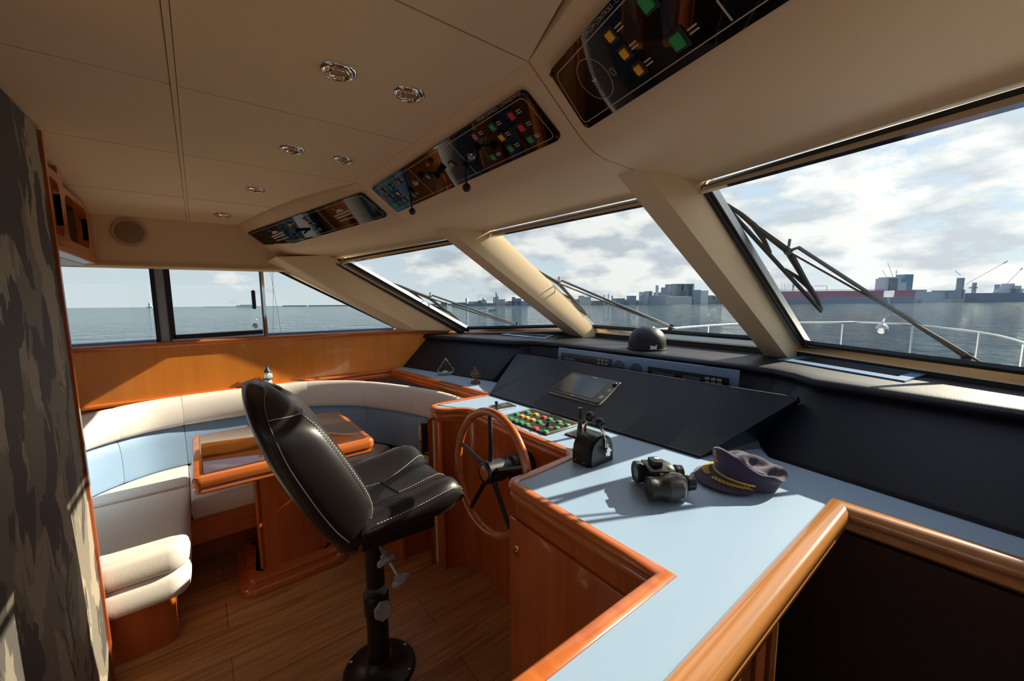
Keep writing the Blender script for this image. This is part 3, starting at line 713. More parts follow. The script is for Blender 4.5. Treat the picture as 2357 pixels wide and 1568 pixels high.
# ================================================================== TABLE
tb = thing('saloon_table', 'polished cherry pedestal table in front of the sofa', 'table', (.31, 2.4, 0))
def slabl(poly, levels):
    mb = MB(); return mb.loft([[(p.x, p.y, z) for p in offs(poly, d, True)] for d, z in levels])
tpoly = rrect(-.078, .69, 2.055, 2.735, .035, 5)
build(slabl(tpoly, [(.022, .622), (.010, .623), (.004, .630), (.004, .638), (.009, .644), (.009, .648), (.001, .655), (0, .668), (.001, .684), (.009, .695), (.022, .698), (.036, .698)]), 'tabletop', CHERRYX, tb, smooth=40)
ip = rrect(-.043, .655, 2.088, 2.70, .012, 3)
build(slabl(ip, [(0, .697), (0, .7008), (.003, .7018)]), 'glossy_inlay', mat('polished_mahogany', (.085, .026, .008), .07, spec=.7, coat=1, coatr=.02), tb)
pp = rrect(.160, .452, 2.245, 2.555, .012, 2)
build(slabl(pp, [(-.004, .07), (0, .10), (0, .60), (-.012, .625)]), 'pedestal', CHERRY, tb)
for x in (.160, .452): build(MB().tube([(x, 2.247, .09), (x, 2.247, .62)], .010, 8), 'corner_bead', CHERRY, tb)
fp_ = rrect(.062, .552, 2.165, 2.635, .06, 5)
build(slabl(fp_, [(.0, 0), (-.004, .012), (-.002, .03), (.006, .040), (.022, .043), (.030, .047), (.032, .060), (.040, .072), (.06, .078), (.10, .080)]), 'foot', CHERRYX, tb, smooth=40)

# ================================================================== HELM CHAIR
CH = thing('helm_chair', 'black leather helm chair with cream stitching on a pedestal', 'chair', (.452, 1.425, 0), rad(-3))
CM = ROOTM[CH.name]
PS = [((-.075, .622), (-.050, .634), .12), ((-.105, .652), (-.055, .680), .20), ((-.130, .705), (-.064, .735), .236), ((-.165, .757), (-.057, .785), .247), ((-.20, .82), (-.070, .84), .250), ((-.238, .90), (-.107, .92), .251), ((-.277, .99), (-.150, 1.003), .248),
      ((-.302, 1.070), (-.190, 1.070), .240), ((-.320, 1.115), (-.222, 1.105), .208), ((-.330, 1.148), (-.247, 1.130), .165), ((-.332, 1.172), (-.270, 1.156), .12), ((-.326, 1.186), (-.300, 1.178), .06)]
SL = []
for p, q, w_ in PS:
    d = (V(q)-V(p)).normalized(); SL.append((tuple(V(p)-d*(.048 if w_ > .22 or p[1] < .8 else .006+.17*w_)), tuple(V(q)+d*.004), w_))
def csl(t):
    k = min(int(t), len(SL)-2); u = t-k
    pts = []
    for c in (0, 1):
        q = [V(SL[min(max(i, 0), len(SL)-1)][c]) for i in (k-1, k, k+1, k+2)]
        pts.append(.5*((2*q[1])+(q[2]-q[0])*u+(2*q[0]-5*q[1]+4*q[2]-q[3])*u*u+(3*q[1]-q[0]-3*q[2]+q[3])*u**3))
    w = [SL[min(max(i, 0), len(SL)-1)][2] for i in (k-1, k, k+1, k+2)]
    ww = .5*((2*w[1])+(w[2]-w[0])*u+(2*w[0]-5*w[1]+4*w[2]-w[3])*u*u+(3*w[1]-w[0]-3*w[2]+w[3])*u**3)
    return pts[0], pts[1], ww
def backpt(t, j, side=-1, out=0):
    a, b, w = csl(t); D = (b-a).length; d = (b-a).normalized()
    half = [(0, -.004), (.6*w, -.002), (w-.035, .005), (w-.010, .022), (w, .045), (w+.001, .5*D), (w-.003, D-.035), (w-.022, D-.004), (w-.055, D+.008), (w-.095, D-.004), (.35*w, D-.022), (0, D-.027)]
    y, v = half[j]; y += out if j in (4, 5, 6, 7) else 0
    return CM @ V((a.x+d.x*v, side*y, a.y+d.y*v))
ts = [i*.25 for i in range(45)]; ts[-1] = 10.999
ring = lambda t: [backpt(t, j, -1) for j in range(12)]+[backpt(t, j, 1) for j in range(10, 0, -1)]
build(MB().loft([ring(t) for t in ts]), 'backrest', BLACKL, CH, smooth=180, sub=1)
for s in (-1, 1): build(MB().tube([backpt(t, 4, s, .0005) for t in ts[1:-2]], .0030, 6), 'piping', BLACKL, CH)
def dashes(mb, pts, r=.0014, ln=.0062, gap=.0040):
    acc = 0; on = True; cur = [pts[0]]
    for a, b in zip(pts[:-1], pts[1:]):
        d = (b-a).length; pos = 0
        while pos < d:
            lim = ln if on else gap; step = min(lim-acc, d-pos); pos += step; acc += step; p = lerp(a, b, pos/d)
            if acc >= lim-1e-9:
                if on: mb.tube([cur[0], p], r, 5)
                on = not on; acc = 0; cur = [p]
    return mb
def seatz(x):
    xs = [(-.10, .748), (0, .756), (.1, .770), (.18, .786), (.225, .790), (.250, .780), (.268, .752), (.276, .725)]
    for (x0, z0), (x1, z1) in zip(xs[:-1], xs[1:]):
        if x <= x1: return lerp(z0, z1, (x-x0)/(x1-x0))
    return xs[-1][1]
def seatw(x): return .246 if x < .17 else .246-.9*(x-.17)**1.6
def seatpt(x, j, side=-1, dz=0):
    zt = seatz(x); zb = .690 if x < .2 else .690+(x-.2)*.35; w = seatw(x)
    half = [(0, zb-.035), (.7*w, zb-.028), (w-.016, zb), (w-.002, zb+.022), (w+.003, (zb+zt)/2), (w, zt-.022), (w-.018, zt+.004), (w-.06, zt+.010), (w-.105, zt-.010), (w*.3, zt-.022), (0, zt-.026)]
    y, z = half[j]; return CM @ V((x, side*y, z+dz))
sx = [-.10, -.095, -.06, -.01, .04, .09, .14, .18, .215, .242, .260, .271, .276]
sring = lambda x: [seatpt(x, j, -1) for j in range(11)]+[seatpt(x, j, 1) for j in range(9, 0, -1)]
build(MB().loft([sring(x) for x in sx]), 'seat', BLACKL, CH, smooth=180, sub=1)
def stitch(mb): build(mb, 'stitch_line', STITCH, CH, smooth=0)
for s in (-1, 1): stitch(dashes(MB(), [backpt(t, 7, s, .002) for t in ts[7:34]]))
stitch(dashes(MB(), [backpt(8.2, 7, -1, .001), backpt(8.3, 8, -1), backpt(8.35, 9, -1), backpt(8.35, 10, -1)]))
stitch(MB().tube([backpt(8.0+.10*(j-4), j, -1, .0015) for j in (4, 5, 6, 7)], .0010, 5))
for s in (-1, 1): stitch(dashes(MB(), [seatpt(x, 5, s)+V((0, 0, .012))+CM.to_3x3() @ V((0, s*.0005, 0)) for x in [-.05+i*.01 for i in range(32)]]))
def sdash(pts): stitch(dashes(MB(), [CM @ V((x, y, seatz(x)+.0015+zz)) for x, y, zz in pts], .0013))
def syz(y):
    a = abs(y); tb_ = [(0, -.026), (.07, -.022), (.133, -.010), (.178, .010), (.22, .004), (.24, -.02)]
    for (y0, z0), (y1, z1) in zip(tb_[:-1], tb_[1:]):
        if a <= y1: return lerp(z0, z1, (a-y0)/(y1-y0))
    return -.02
def qline(pts): P = smoothpoly([(x, y, 0) for x, y in pts], 8); return [(p.x, p.y, syz(p.y)) for p in P]
sdash(qline([(.05, .03), (.10, .045), (.16, .07), (.22, .10), (.262, .125)]))
sdash(qline([(.07, -.105), (.13, -.107), (.19, -.103), (.235, -.095), (.262, -.088)]))
sdash(qline([(.05, .03), (.02, .036), (-.03, .05)]))
sdash(qline([(.0, -.11), (-.02, -.112), (-.05, -.115)]))
tf = MB().tube([CM @ V((x, y, seatz(x)+syz(y))) for x, y in ((.05, .03), (.056, 0), (.062, -.04), (.068, -.08), (.07, -.105))], .0050, 6)
build(tf, 'seam_piping', BLACKL, CH)
sp = MB().tube([seatpt(x, 2, -1, .004) for x in sx[1:]]+[seatpt(.276, 0)]+[seatpt(x, 2, 1, .004) for x in sx[:0:-1]], .004, 6)
build(sp, 'seat_piping', BLACKL, CH)
cL = lambda p: CM @ V(p)
pan = MB().rbox(cL((.05, 0, .628)), (.26, .32, .05), .010, 2, CM.to_3x3()); build(pan, 'seat_frame', BLACKM, CH)
po = MB().lathe([(0, .36), (.034, .36), (.034, .63), (0, .63)], cL((0, 0, 0)), None, 24); build(po, 'post', BLACKM, CH)
po = MB().lathe([(0, .245), (.044, .245), (.046, .252), (.046, .322), (.042, .330), (.034, .330)], cL((0, 0, 0)), None, 28); build(po, 'collar', BLACKM, CH)
po = MB().lathe([(0, .02), (.040, .02), (.040, .25), (0, .25)], cL((0, 0, 0)), None, 24); build(po, 'lower_post', BLACKM, CH)
bs = MB().lathe([(0, 0), (.135, 0), (.135, .008), (.128, .014), (.105, .017), (.070, .028), (.052, .045), (.046, .060), (.040, .060)], cL((0, 0, 0)), None, 40); bs_ = build(bs, 'base_plate', BLACKM, CH, smooth=30)
for k in range(6):
    a = 2*PI*k/6+.3; build(MB().lathe([(0, .010), (.0065, .010), (.0065, .0165), (.004, .018), (0, .018)], cL((.120*math.cos(a), .120*math.sin(a), 0)), None, 10), 'bolt', STEEL, bs_)
def knob(px, py, Y, r, base):
    p = ony(px, py, Y); base = V(base); ax = (p-base).normalized(); M3 = ax.to_track_quat('Z', 'Y').to_matrix()
    rings = []
    for rr, z in ((.35, -.024), (.45, -.014), (.85, -.010), (1, -.002), (1, .006), (.86, .011), (.5, .009), (.001, .009)):
        rings.append([p + M3 @ V((r*rr*(1+.055*math.cos(7*2*PI*k/42))*math.cos(2*PI*k/42), r*rr*(1+.055*math.cos(7*2*PI*k/42))*math.sin(2*PI*k/42), z)) for k in range(42)])
    kb = build(MB().loft(rings), 'clamp_knob', GREYP, CH, smooth=50)
    build(MB().tube([base, p-ax*.02], .0055, 8), 'clamp_screw', STEEL, kb)
knob(889, 1290, 1.345, .033, cL((.0, 0, .575)))
knob(921, 1336, 1.33, .033, cL((.01, -.01, .535)))
knob(882, 1406, 1.335, .032, cL((0, 0, .285)))

# ================================================================== STEERING WHEEL
WC = V((.842, 1.218, .767)); tl = rad(5)
wn = V((-math.cos(tl), 0, math.sin(tl))); wy = V((0, -1, 0)); wu = wn.cross(wy); wu = wu if wu.z > 0 else -wu
SW = thing('steering_wheel', 'wooden rimmed steering wheel with black spokes', 'steering wheel', tuple(WC))
RW = .232
wp = lambda a, r, d=0: WC+wy*(math.cos(a)*r)+wu*(math.sin(a)*r)+wn*d
build(MB().tube([wp(2*PI*k/72, RW) for k in range(72)], .0165, 12, True), 'rim', CHERRYX, SW, smooth=180)
WAX = wn.to_track_quat('Z', 'Y').to_matrix()
build(MB().lathe([(0, -.06), (.038, -.06), (.044, -.055), (.044, .020), (.038, .026), (.030, .028), (.030, .022), (0, .022)], WC, WAX, 28), 'hub', BLACKM, SW)
build(MB().lathe([(0, .018), (.0295, .018), (.0295, .026), (.025, .029), (0, .030)], WC, WAX, 28), 'hub_cap', CHERRYX, SW)
build(MB().lathe([(0, -.235), (.048, -.235), (.048, -.10), (.036, -.09), (.036, -.04), (0, -.04)], WC, WAX, 24), 'shaft_housing', BLACKM, SW)
for k in range(5):
    a = rad(90+72*k+5)
    build(MB().tube([wp(a, .03, -.006), wp(a, .12, -.004), wp(a, RW-.008, 0)], [.011, .009, .0085], 8), 'spoke', BLACKM, SW)

# ================================================================== THINGS ON THE WORKTOP
# binnacle throttle
TH = thing('throttle_lever', 'black twin throttle binnacle with chrome levers and round knobs', 'throttle', (1.052, .880, ZT))
def archprof(x0, x1, h0, h, n=10):
    P = [(x0, 0), (x0, h0)]; 
    for i in range(1, n): a = PI-PI*i/n; P.append(((x0+x1)/2+(x1-x0)/2*math.cos(a)*.97, h0+(h-h0)*math.sin(a)**.62))
    return P+[(x1, h0), (x1, 0)]
ap = archprof(.985, 1.115, .035, .098)
def archblock(ap, y0, y1): return MB().loft([[(x, y0, ZT+z) for x, z in ap], [(x, y1, ZT+z) for x, z in ap]])
build(archblock(ap, .848, .914), 'body', BLACKP, TH, smooth=40)
build(archblock([(x*.86+1.05*.14, z*.93) for x, z in ap], .838, .924), 'side_cheek', BLACKP, TH, smooth=40)
for y in (.862, .902): build(MB().lathe([(0, 0), (.0035, 0), (.0035, .002), (0, .002)], (.984, y, ZT+.014), Matrix.Rotation(-PI/2, 3, 'Y'), 8), 'screw', STEEL, TH)
for y, s, kx, kz in ((.832, -1, 1.052, 1.010), (.930, 1, 1.062, 1.018)):
    pv = V((1.062, y, ZT+.045))
    lv = build(MB().tube([pv, V((1.060, y, ZT+.085)), V((kx-.004, y-s*.006, ZT+.118)), V((kx, y-s*.020, kz-.016))], [.0075, .006, .0055, .005], 10), 'lever', CHROME, TH, smooth=60)
    build(MB().lathe([(0, -.012), (.015, -.012), (.016, -.004), (.016, .006), (.013, .008), (.009, .005), (0, .005)], pv+V((0, s*.004, 0)), Matrix.Rotation(-s*PI/2, 3, 'X'), 20), 'pivot_boss', CHROME, lv)
    build(MB().sphere((kx, y-s*.022, kz), .0185, 20, 12), 'knob', BLACKP, lv, smooth=180)
# joystick panel
jc = V((1.222, 1.075, ZT))
JP = thing('joystick', 'small black joystick plate behind the throttle binnacle', 'joystick', tuple(jc))
jm = frame_m(jc, V((math.cos(.05), math.sin(.05), 0)), V((-math.sin(.05), math.cos(.05), 0)), V((0, 0, 1)))
build(slabr(.125, .105, .006, 0, .006, jm, .002), 'plate', BLACKP, JP)
mk = MB()
for x in (-.012, .016): mk.merge(slab(rrect(x, x+.022, -.035, -.020, .001), .006, .0066, jm))
for a, b in (((-.055, -.045), (.055, -.0435)), ((-.055, .0435), (.055, .045)), ((-.055, -.045), (-.0535, .045)), ((.0535, -.045), (.055, .045))): mk.merge(slab([(a[0], a[1]), (b[0], a[1]), (b[0], b[1]), (a[0], b[1])], .006, .0064, jm))
build(mk, 'markings', INK, JP)
jx = jm @ V((-.028, -.002, 0))
build(MB().lathe([(0, 0), (.013, 0), (.012, .02), (.009, .045), (.0085, .058), (.0115, .066), (.011, .085), (.0085, .105), (.010, .108), (.010, .114), (0, .115)], jx+V((0, 0, .006)), None, 16), 'stick', BLACKP, JP)
# little control plate
tc = V((1.20, 1.605, ZT)); TP = thing('thruster_control', 'small black control plate with chrome edge near the pod foot', 'control', tuple(tc))
tm = frame_m(tc, V((math.cos(-.08), math.sin(-.08), 0)), V((-math.sin(-.08), math.cos(-.08), 0)), V((0, 0, 1)))
build(slabr(.120, .096, .005, 0, .010, tm, .003), 'chrome_frame', CHROME, TP)
build(slab(rrect(-.050, .050, -.036, .040, .004), .009, .0115, tm), 'black_face', BLACKP, TP)
build(MB().lathe([(0, 0), (.007, 0), (.006, .012), (.009, .016), (.008, .024), (0, .026)], tm @ V((-.032, .012, .011)), None, 12), 'toggle', BLACKP, TP)
mk = MB()
for i in range(3): mk.merge(slab(rrect(-.012, .035, .022-i*.016, .024-i*.016, .0005), .0115, .0119, tm))
build(mk, 'markings', INK, TP)
# switch panel
qs = [onz(1152, 964, ZT), onz(1230, 940.5, ZT), onz(1336, 978, ZT), onz(1256, 1001, ZT)]
o, U_, V_, N_ = planeframe([qs[1], qs[2], qs[3], qs[0]])
if N_.z < 0: N_ = -N_
V_ = N_.cross(U_)
SPL = thing('switch_panel', 'black panel of green amber and red push switches on the worktop', 'switch panel', tuple(o))
wd = (qs[2]-qs[1]).length; hg = ((qs[1]-qs[0]).length+(qs[2]-qs[3]).length)/2
SM = frame_m(o, U_, V_, V((0, 0, 1)))
build(slabr(wd, hg, .004, 0, .006, SM, .002), 'plate', BLACKP, SPL)
ln = MB()
def fline(mb, a, b, w, z0, z1, M):
    a, b = V((*a, 0)), V((*b, 0)); t = (b-a).normalized(); n = V((-t.y, t.x, 0))*w/2
    return mb.loft([[M @ (p+V((0, 0, z))) for p in (a-n, b-n, b+n, a+n)] for z in (z0, z1)])
hw, hh = wd/2-.010, hg/2-.012
for i in range(3):
    y0 = lerp(hh, -hh, i/3)-.004; y1 = lerp(hh, -hh, (i+1)/3)+.004
    for a, b in (((-hw, y0), (-hw*.2, y0)), ((hw*.35, y0), (hw, y0)), ((-hw, y1), (hw, y1)), ((-hw, y0), (-hw, y1)), ((hw, y0), (hw, y1))): fline(ln, a, b, .0022, .006, .0066, SM)
build(ln, 'markings', INK, SPL)
def swbtn(px, py, m):
    p = SM.inverted() @ onz(px, py, ZT+.010); x, y = p.x, p.y
    b = build(slabr(.021, .021, .002, .004, .0135, SM @ Matrix.Translation((x, y, 0)), .002), 'push_button', m, SPL)
    build(slab(rrect(x+.013, x+.017, y-.009, y+.009, .0005), .006, .0066, SM), 'legend', INK, b)
Z = lambda x, y: (1130+x/7.84, 900+y/7.84)
for pts, ms in (([(655, 372), (815, 418), (955, 468), (1060, 502), (1225, 553), (1380, 610)], 'garggg'), ([(465, 412), (560, 447), (655, 480), (755, 516), (865, 550), (1190, 662)], 'gaaagg'), ([(258, 457), (355, 492), (440, 528), (545, 562), (650, 600), (805, 665), (985, 727)], 'gggggrg')):
    for (x, y), m in zip(pts, ms): swbtn(*Z(x, y), {'g': GREENB, 'a': AMBERB, 'r': REDB}[m])
p = SM.inverted() @ onz(*Z(1030, 620), ZT+.008)
build(MB().lathe([(0, .006), (.013, .006), (.013, .009), (.008, .011), (.0075, .024), (0, .025)], SM @ V((p.x, p.y, 0)), None, 16), 'rotary_knob', BLACKP, SPL)
# binoculars -------------------------------------------------------------
A_ = V((.815, -.58, 0)); S_ = V((-.58, -.815, 0)); BC = V((.985, .644, ZT))
BN = thing('binoculars', 'black rubber binoculars with compass box lying on the worktop', 'binoculars', tuple(BC))
def bl(a, s, z): return BC+A_*(a*.88)+S_*s+V((0, 0, z))
MA = Matrix(((S_.x, 0, A_.x*.88), (S_.y, 0, A_.y*.88), (0, 1, 0)))
for s in (-.054, .054):
    k = -1 if s < 0 else 1
    tb_ = build(MB().lathe([(.026, .004), (.030, 0), (.0325, .002), (.0325, .018), (.0305, .022), (.0305, .036), (.033, .044), (.036, .058), (.036, .060)], bl(0, s, .036), MA, 28), 'objective_tube', BINO, BN, smooth=40)
    build(MB().lathe([(0, .012), (.027, .012), (.027, .0135), (0, .0135)], bl(0, s, .036), MA, 24), 'objective_lens', SCREEN, tb_)
    # prism housing, eyepiece offset to the middle
    rg = []
    for a, c, rx, rz in ((.056, s, .034, .034), (.066, s*.93, .037, .037), (.085, s*.86, .040, .036), (.105, s*.80, .040, .034), (.120, s*.74, .034, .030), (.126, s*.70, .024, .024)):
        rg.append([bl(a, c+rx*math.copysign(abs(math.cos(t))**.75, math.cos(t)), .036+rz*math.copysign(abs(math.sin(t))**.75, math.sin(t))) for t in [2*PI*i/28 for i in range(28)]])
    hb = build(MB().loft(rg), 'prism_housing', BINOG, BN, smooth=60)
    build(MB().lathe([(0, .120), (.019, .120), (.019, .132), (.022, .134), (.022, .142), (.0205, .144), (.0205, .158), (.016, .160), (.014, .155), (0, .155)], bl(0, s*.66, .040), MA, 24), 'eyepiece', BLACKP, BN, smooth=40)
    rb = MB()
    for i in range(6): rb.tube([bl(.068+i*.006, s*.9-k*.006, .0735), bl(.068+i*.006, s*.9+k*.014, .0715)], .0011, 5)
    build(rb, 'grip_ribs', GREYP, hb)
    build(MB().loft([[bl(a, s*.78+k*dx, z) for dx, z in ((.0385, .020), (.0405, .036), (.039, .054), (.034, .062))] for a in (.078, .112)], False, False), 'smoky_side_plate', ALU, hb)
build(MB().rbox(bl(.070, 0, .046), (.060, .028, .050), .008, 3, MA), 'bridge', BINO, BN, smooth=40)
build(MB().rbox(bl(.048, -.006, .0745), (.085, .006, .060), .0025, 2, MA), 'compass_plate', BLACKP, BN)
cb = build(MB().rbox(bl(.050, -.008, .086), (.044, .018, .034), .004, 2, MA), 'compass_box', BLACKP, BN)
build(MB().lathe([(0, 0), (.007, 0), (.007, .0015), (0, .003)], bl(.056, -.012, .095), None, 14), 'light_window', WHITE, cb)
build(MB().lathe([(0, .085), (.010, .085), (.010, .112), (0, .112)], bl(0, 0, .052), MA, 20), 'focus_wheel', BLACKP, BN)

# captain's cap ------------------------------------------------------------
CC = V((1.300, .478, ZT)); cd = V((-.84, .54, 0)).normalized(); cs = V((-cd.y, cd.x, 0))
CP = thing('captain_cap', 'crumpled navy cotton cap with gold leaves on the peak', 'cap', tuple(CC))
def cpt(th, r, z): return CC+cd*(r*math.cos(th))+cs*(r*math.sin(th)*1.04)+V((0, 0, z))
NT = 64
def fr_(th): return .5+.5*math.cos(th)                      # 1 at the front
rings = []
for lv in range(11):
    rg = []
    for i in range(NT):
        th = 2*PI*i/NT; f = fr_(th); a = f**2
        wob = .5*math.sin(3*th+1.1)+.35*math.sin(5*th+.4)+.3*math.sin(7*th+2.2)
        side = math.sin(th)
        prof = [(.082, .004), (.086, .012), (.088, .022+.006*a), (.089+.004*a, .030+.022*a), (.097+.002*a, .036+.046*a), (.101-.002*a, .041+.060*a), (.095-.010*a, .047+.062*a), (.078-.010*a, .050+.044*a), (.055, .051+.022*a), (.030, .047+.008*a), (.001, .044)]
        r, z = prof[lv]
        if lv >= 3: k = min(1, (lv-2)/4); r += .0065*wob*k*(1-.8*a); z += (.0095*wob+.010*math.sin(2*th+.6))*k*(1-.8*a)*(1 if lv < 9 else .4)
        if lv >= 6: z += .013*math.sin(r*95+2*th+1)*(1-a)*(1 if lv < 10 else 0)
        rg.append(cpt(th, r, max(z, .003)))
    rings.append(rg)
build(MB().loft(rings, True, False), 'crown', NAVYC, CP, smooth=180, sub=1)
bt = [rad(-72+144*i/24) for i in range(25)]
def brim(th, u, dz=0):
    w = math.cos(th*PI/2/rad(74))**.7 if abs(th) < rad(73) else 0
    return cpt(th*(1-.10*u), .084+.074*u*w, .024-.020*u*(1-.25*u)*(1 if w > .02 else .5)+.004*math.sin(u*PI)*w+dz)
bm_ = MB()
bm_.loft([[brim(t, u/6, .0022) for u in range(7)]+[brim(t, u/6, -.0010) for u in range(6, -1, -1)] for t in bt])
build(bm_, 'peak', NAVYC, CP, smooth=60)
cdm = MB(); path = [cpt(t, .091, .0245+.004*math.cos(t)) for t in [rad(-66+132*i/40) for i in range(41)]]
cdm.tube(path, [.0030+.0010*(i % 2) for i in range(41)], 8)
build(cdm, 'gold_cord', GOLDC, CP, smooth=60)
lf = MB()
def leaf(p, d, n, l, w):
    s = n.cross(d).normalized(); lf.loft([[p+n*.0012+s*(w*math.sin(PI*t)), p+n*.0026+V(d)*0+d*(0), p+n*.0012-s*(w*math.sin(PI*t))] for t in (0,)], False, False) if False else None
    P = [p+d*(l*t)+s*(w*math.sin(PI*min(t*1.05, 1))**.8)*k+n*.0018 for k, rng in ((1, [i/6 for i in range(7)]), (-1, [i/6 for i in range(5, 0, -1)])) for t in rng]
    lf.prism(P, n*.0012)
for s in (-1, 1):
    st_ = [brim(rad(s*(5+i*5.6)), .50, .003) for i in range(11)]
    lf.tube(st_, .0011, 5)
    for i in range(0, 10):
        p = st_[i]; d = (st_[i+1]-st_[i]).normalized(); n = V((0, 0, 1)); sd = n.cross(d).normalized()
        for q in (-1, 1): leaf(p, (d*-.75*1+sd*q*.62).normalized() if False else (d*.8+sd*q*.6).normalized(), n, .0165, .0030)
build(lf, 'gold_leaves', GOLDT, CP)
an = MB()
af = [cpt(rad(-4), .0975, .060), cpt(rad(-4), .1045, .096)]
an.tube([lerp(*af, .1), lerp(*af, .9)], .0014, 6); up_ = (af[1]-af[0]).normalized()
an.tube([lerp(*af, .72)+cs*-.006, lerp(*af, .72)+cs*.006], .0012, 6)
an.tube([lerp(*af, .1)+cs*(.011*math.sin(t))+up_*(.011-.011*math.cos(t))+cd*.0015 for t in [rad(-75+150*i/12) for i in range(13)]], .0014, 6)
an.tube([lerp(*af, .97)+cs*(.003*math.cos(t))+up_*(.003*math.sin(t)) for t in [2*PI*i/10 for i in range(10)]], .0009, 5, True)
build(an, 'anchor_badge', GOLDT, CP)

# ornaments -----------------------------------------------------------------
L0 = V((.333, 3.047, .868))
LH = thing('lighthouse_figurine', 'tiny white lighthouse ornament with blue roof and gallery', 'ornament', tuple(L0))
build(MB().lathe([(0, 0), (.026, 0), (.022, .012), (.017, .038), (0, .038)], L0, None, 20), 'tower', WHITE, LH)
build(MB().lathe([(0, .034), (.027, .036), (.029, .040), (.028, .045), (0, .046)], L0, None, 24), 'gallery', BLUEROOF, LH)
build(MB().lathe([(0, .045), (.0145, .045), (.0145, .085), (0, .085)], L0, None, 20), 'lantern_room', WHITE, LH)
build(MB().lathe([(0, .082), (.021, .083), (.022, .087), (.014, .098), (.008, .110), (.0045, .118), (.006, .123), (.0045, .130), (0, .132)], L0, None, 24), 'roof', BLUEROOF, LH)
rm = MB()
for k in range(10):
    a = 2*PI*k/10; p = L0+V((.025*math.cos(a), .025*math.sin(a), .044)); rm.tube([p, p+V((0, 0, .024))], .0016, 6)
    rm.sphere(p+V((0, 0, .026)), .0026, 8, 5)
rm.tube([L0+V((.025*math.cos(a), .025*math.sin(a), .060)) for a in [2*PI*i/30 for i in range(30)]], .0011, 5, True)
build(rm, 'railing', WHITE, LH)

B0 = V((1.385, 2.545, ZT)); bd_ = V((.93, -.37, 0)).normalized(); bs_ = V((-bd_.y, bd_.x, 0))
SB = thing('sailboat_ornament', 'tiny sailing boat ornament dressed with signal flags', 'ornament', tuple(B0))
rg = []
for t in [i/10 for i in range(11)]:
    w = .017*math.sin(PI*min(.12+t*.9, 1))**.7*(1 if t < .98 else .05); zz = .020+.010*(2*t-1)**2
    c = B0+bd_*(lerp(-.058, .062, t))
    rg.append([c+bs_*w+V((0, 0, zz)), c+bs_*w*.85+V((0, 0, zz*.55)), c+bs_*w*.3+V((0, 0, .002)), c-bs_*w*.3+V((0, 0, .002)), c-bs_*w*.85+V((0, 0, zz*.55)), c-bs_*w+V((0, 0, zz))])
build(MB().loft(rg), 'hull', mat('grey_hull', (.36, .37, .36), .5), SB)
build(MB().rbox(B0+bd_*-.005+V((0, 0, .026)), (.034, .016, .012), .003, 2, Matrix(((bd_.x, bs_.x, 0), (bd_.y, bs_.y, 0), (0, 0, 1)))), 'cabin', WHITE, SB)
mt = B0+bd_*.002+V((0, 0, .128)); build(MB().tube([B0+bd_*.002+V((0, 0, .02)), mt], .0016, 6), 'mast', mat('mast_grey', (.10, .11, .11), .5), SB)
e1, e2 = B0+bd_*-.060+V((0, 0, .036)), B0+bd_*.062+V((0, 0, .036))
build(MB().tube([e1, mt, e2], .0006, 4), 'rigging', INK, SB)
cols = [WHITE, GOLDC, WHITE, GOLDT, WHITE, REDB, WHITE]
for e in (e1, e2):
    for i in range(7):
        p = lerp(mt, e, (i+.4)/7); d = (e-mt).normalized()
        build(MB().prism([p+bs_*-.0015, p+d*.011+bs_*-.0015, p+d*.0055+bs_*-.0015+(bd_ if e is e1 else -bd_)*.009], bs_*.003), 'signal_flag', cols[(i+(e is e2)) % 7], SB)
W0 = V((1.405, 2.178, ZT)); wd_ = V((-.62, -.78, 0)).normalized(); ws_ = V((-wd_.y, wd_.x, 0))
WO = thing('ship_wheel_ornament', "bronze ship's wheel ornament on a round wooden base", 'ornament', tuple(W0))
build(MB().lathe([(0, 0), (.031, 0), (.032, .004), (.031, .012), (.028, .016), (0, .017)], W0, None, 28), 'base', DKCH, WO)
wc = W0+V((0, 0, .062)); wm = MB()
wq = lambda a, r: wc+ws_*(r*math.cos(a))+V((0, 0, r*math.sin(a)))
wm.tube([wq(2*PI*i/32, .022) for i in range(32)], .0040, 8, True); wm.tube([wq(2*PI*i/20, .006) for i in range(20)], .0035, 6, True)
for k in range(8):
    a = PI*k/4+.2; wm.tube([wq(a, .0), wq(a, .022), wq(a, .030), wq(a, .036)], [.0018, .0018, .0026, .0014], 6)
build(wm, 'wheel', BRONZE, WO)
build(MB().tube([W0+V((0, 0, .014))-wd_*.012, W0+V((0, 0, .05))-wd_*.010, wc-wd_*.004], [.009, .005, .005], 8).tube([wc-wd_*.012+V((0, 0, .0)), wc-wd_*.018+V((0, 0, .036)), wc-wd_*.024+ws_*-.012+V((0, 0, .040))], .003, 6), 'bracket', BRONZE, WO)
# handset on the console cheek
H0 = V((.912, 1.922, .692))
HS = thing('intercom_handset', 'black keypad handset clipped to the port cheek of the console', 'handset', tuple(H0))
build(MB().rbox(H0, (.062, .046, .165), .014, 4), 'case', BLACKP, HS)
build(MB().rbox(H0+V((-.0305, .0, .030)), (.004, .034, .085), .0015, 2), 'display', mat('reflective_display', (.36, .33, .22), .15), HS)
km = MB()
for i in range(3):
    for j in range(4): km.rbox(H0+V((-.032, -.010+.010*i, -.028-.012*j)), (.004, .007, .008), .0012, 1)
build(km, 'keypad', GREYP, HS)

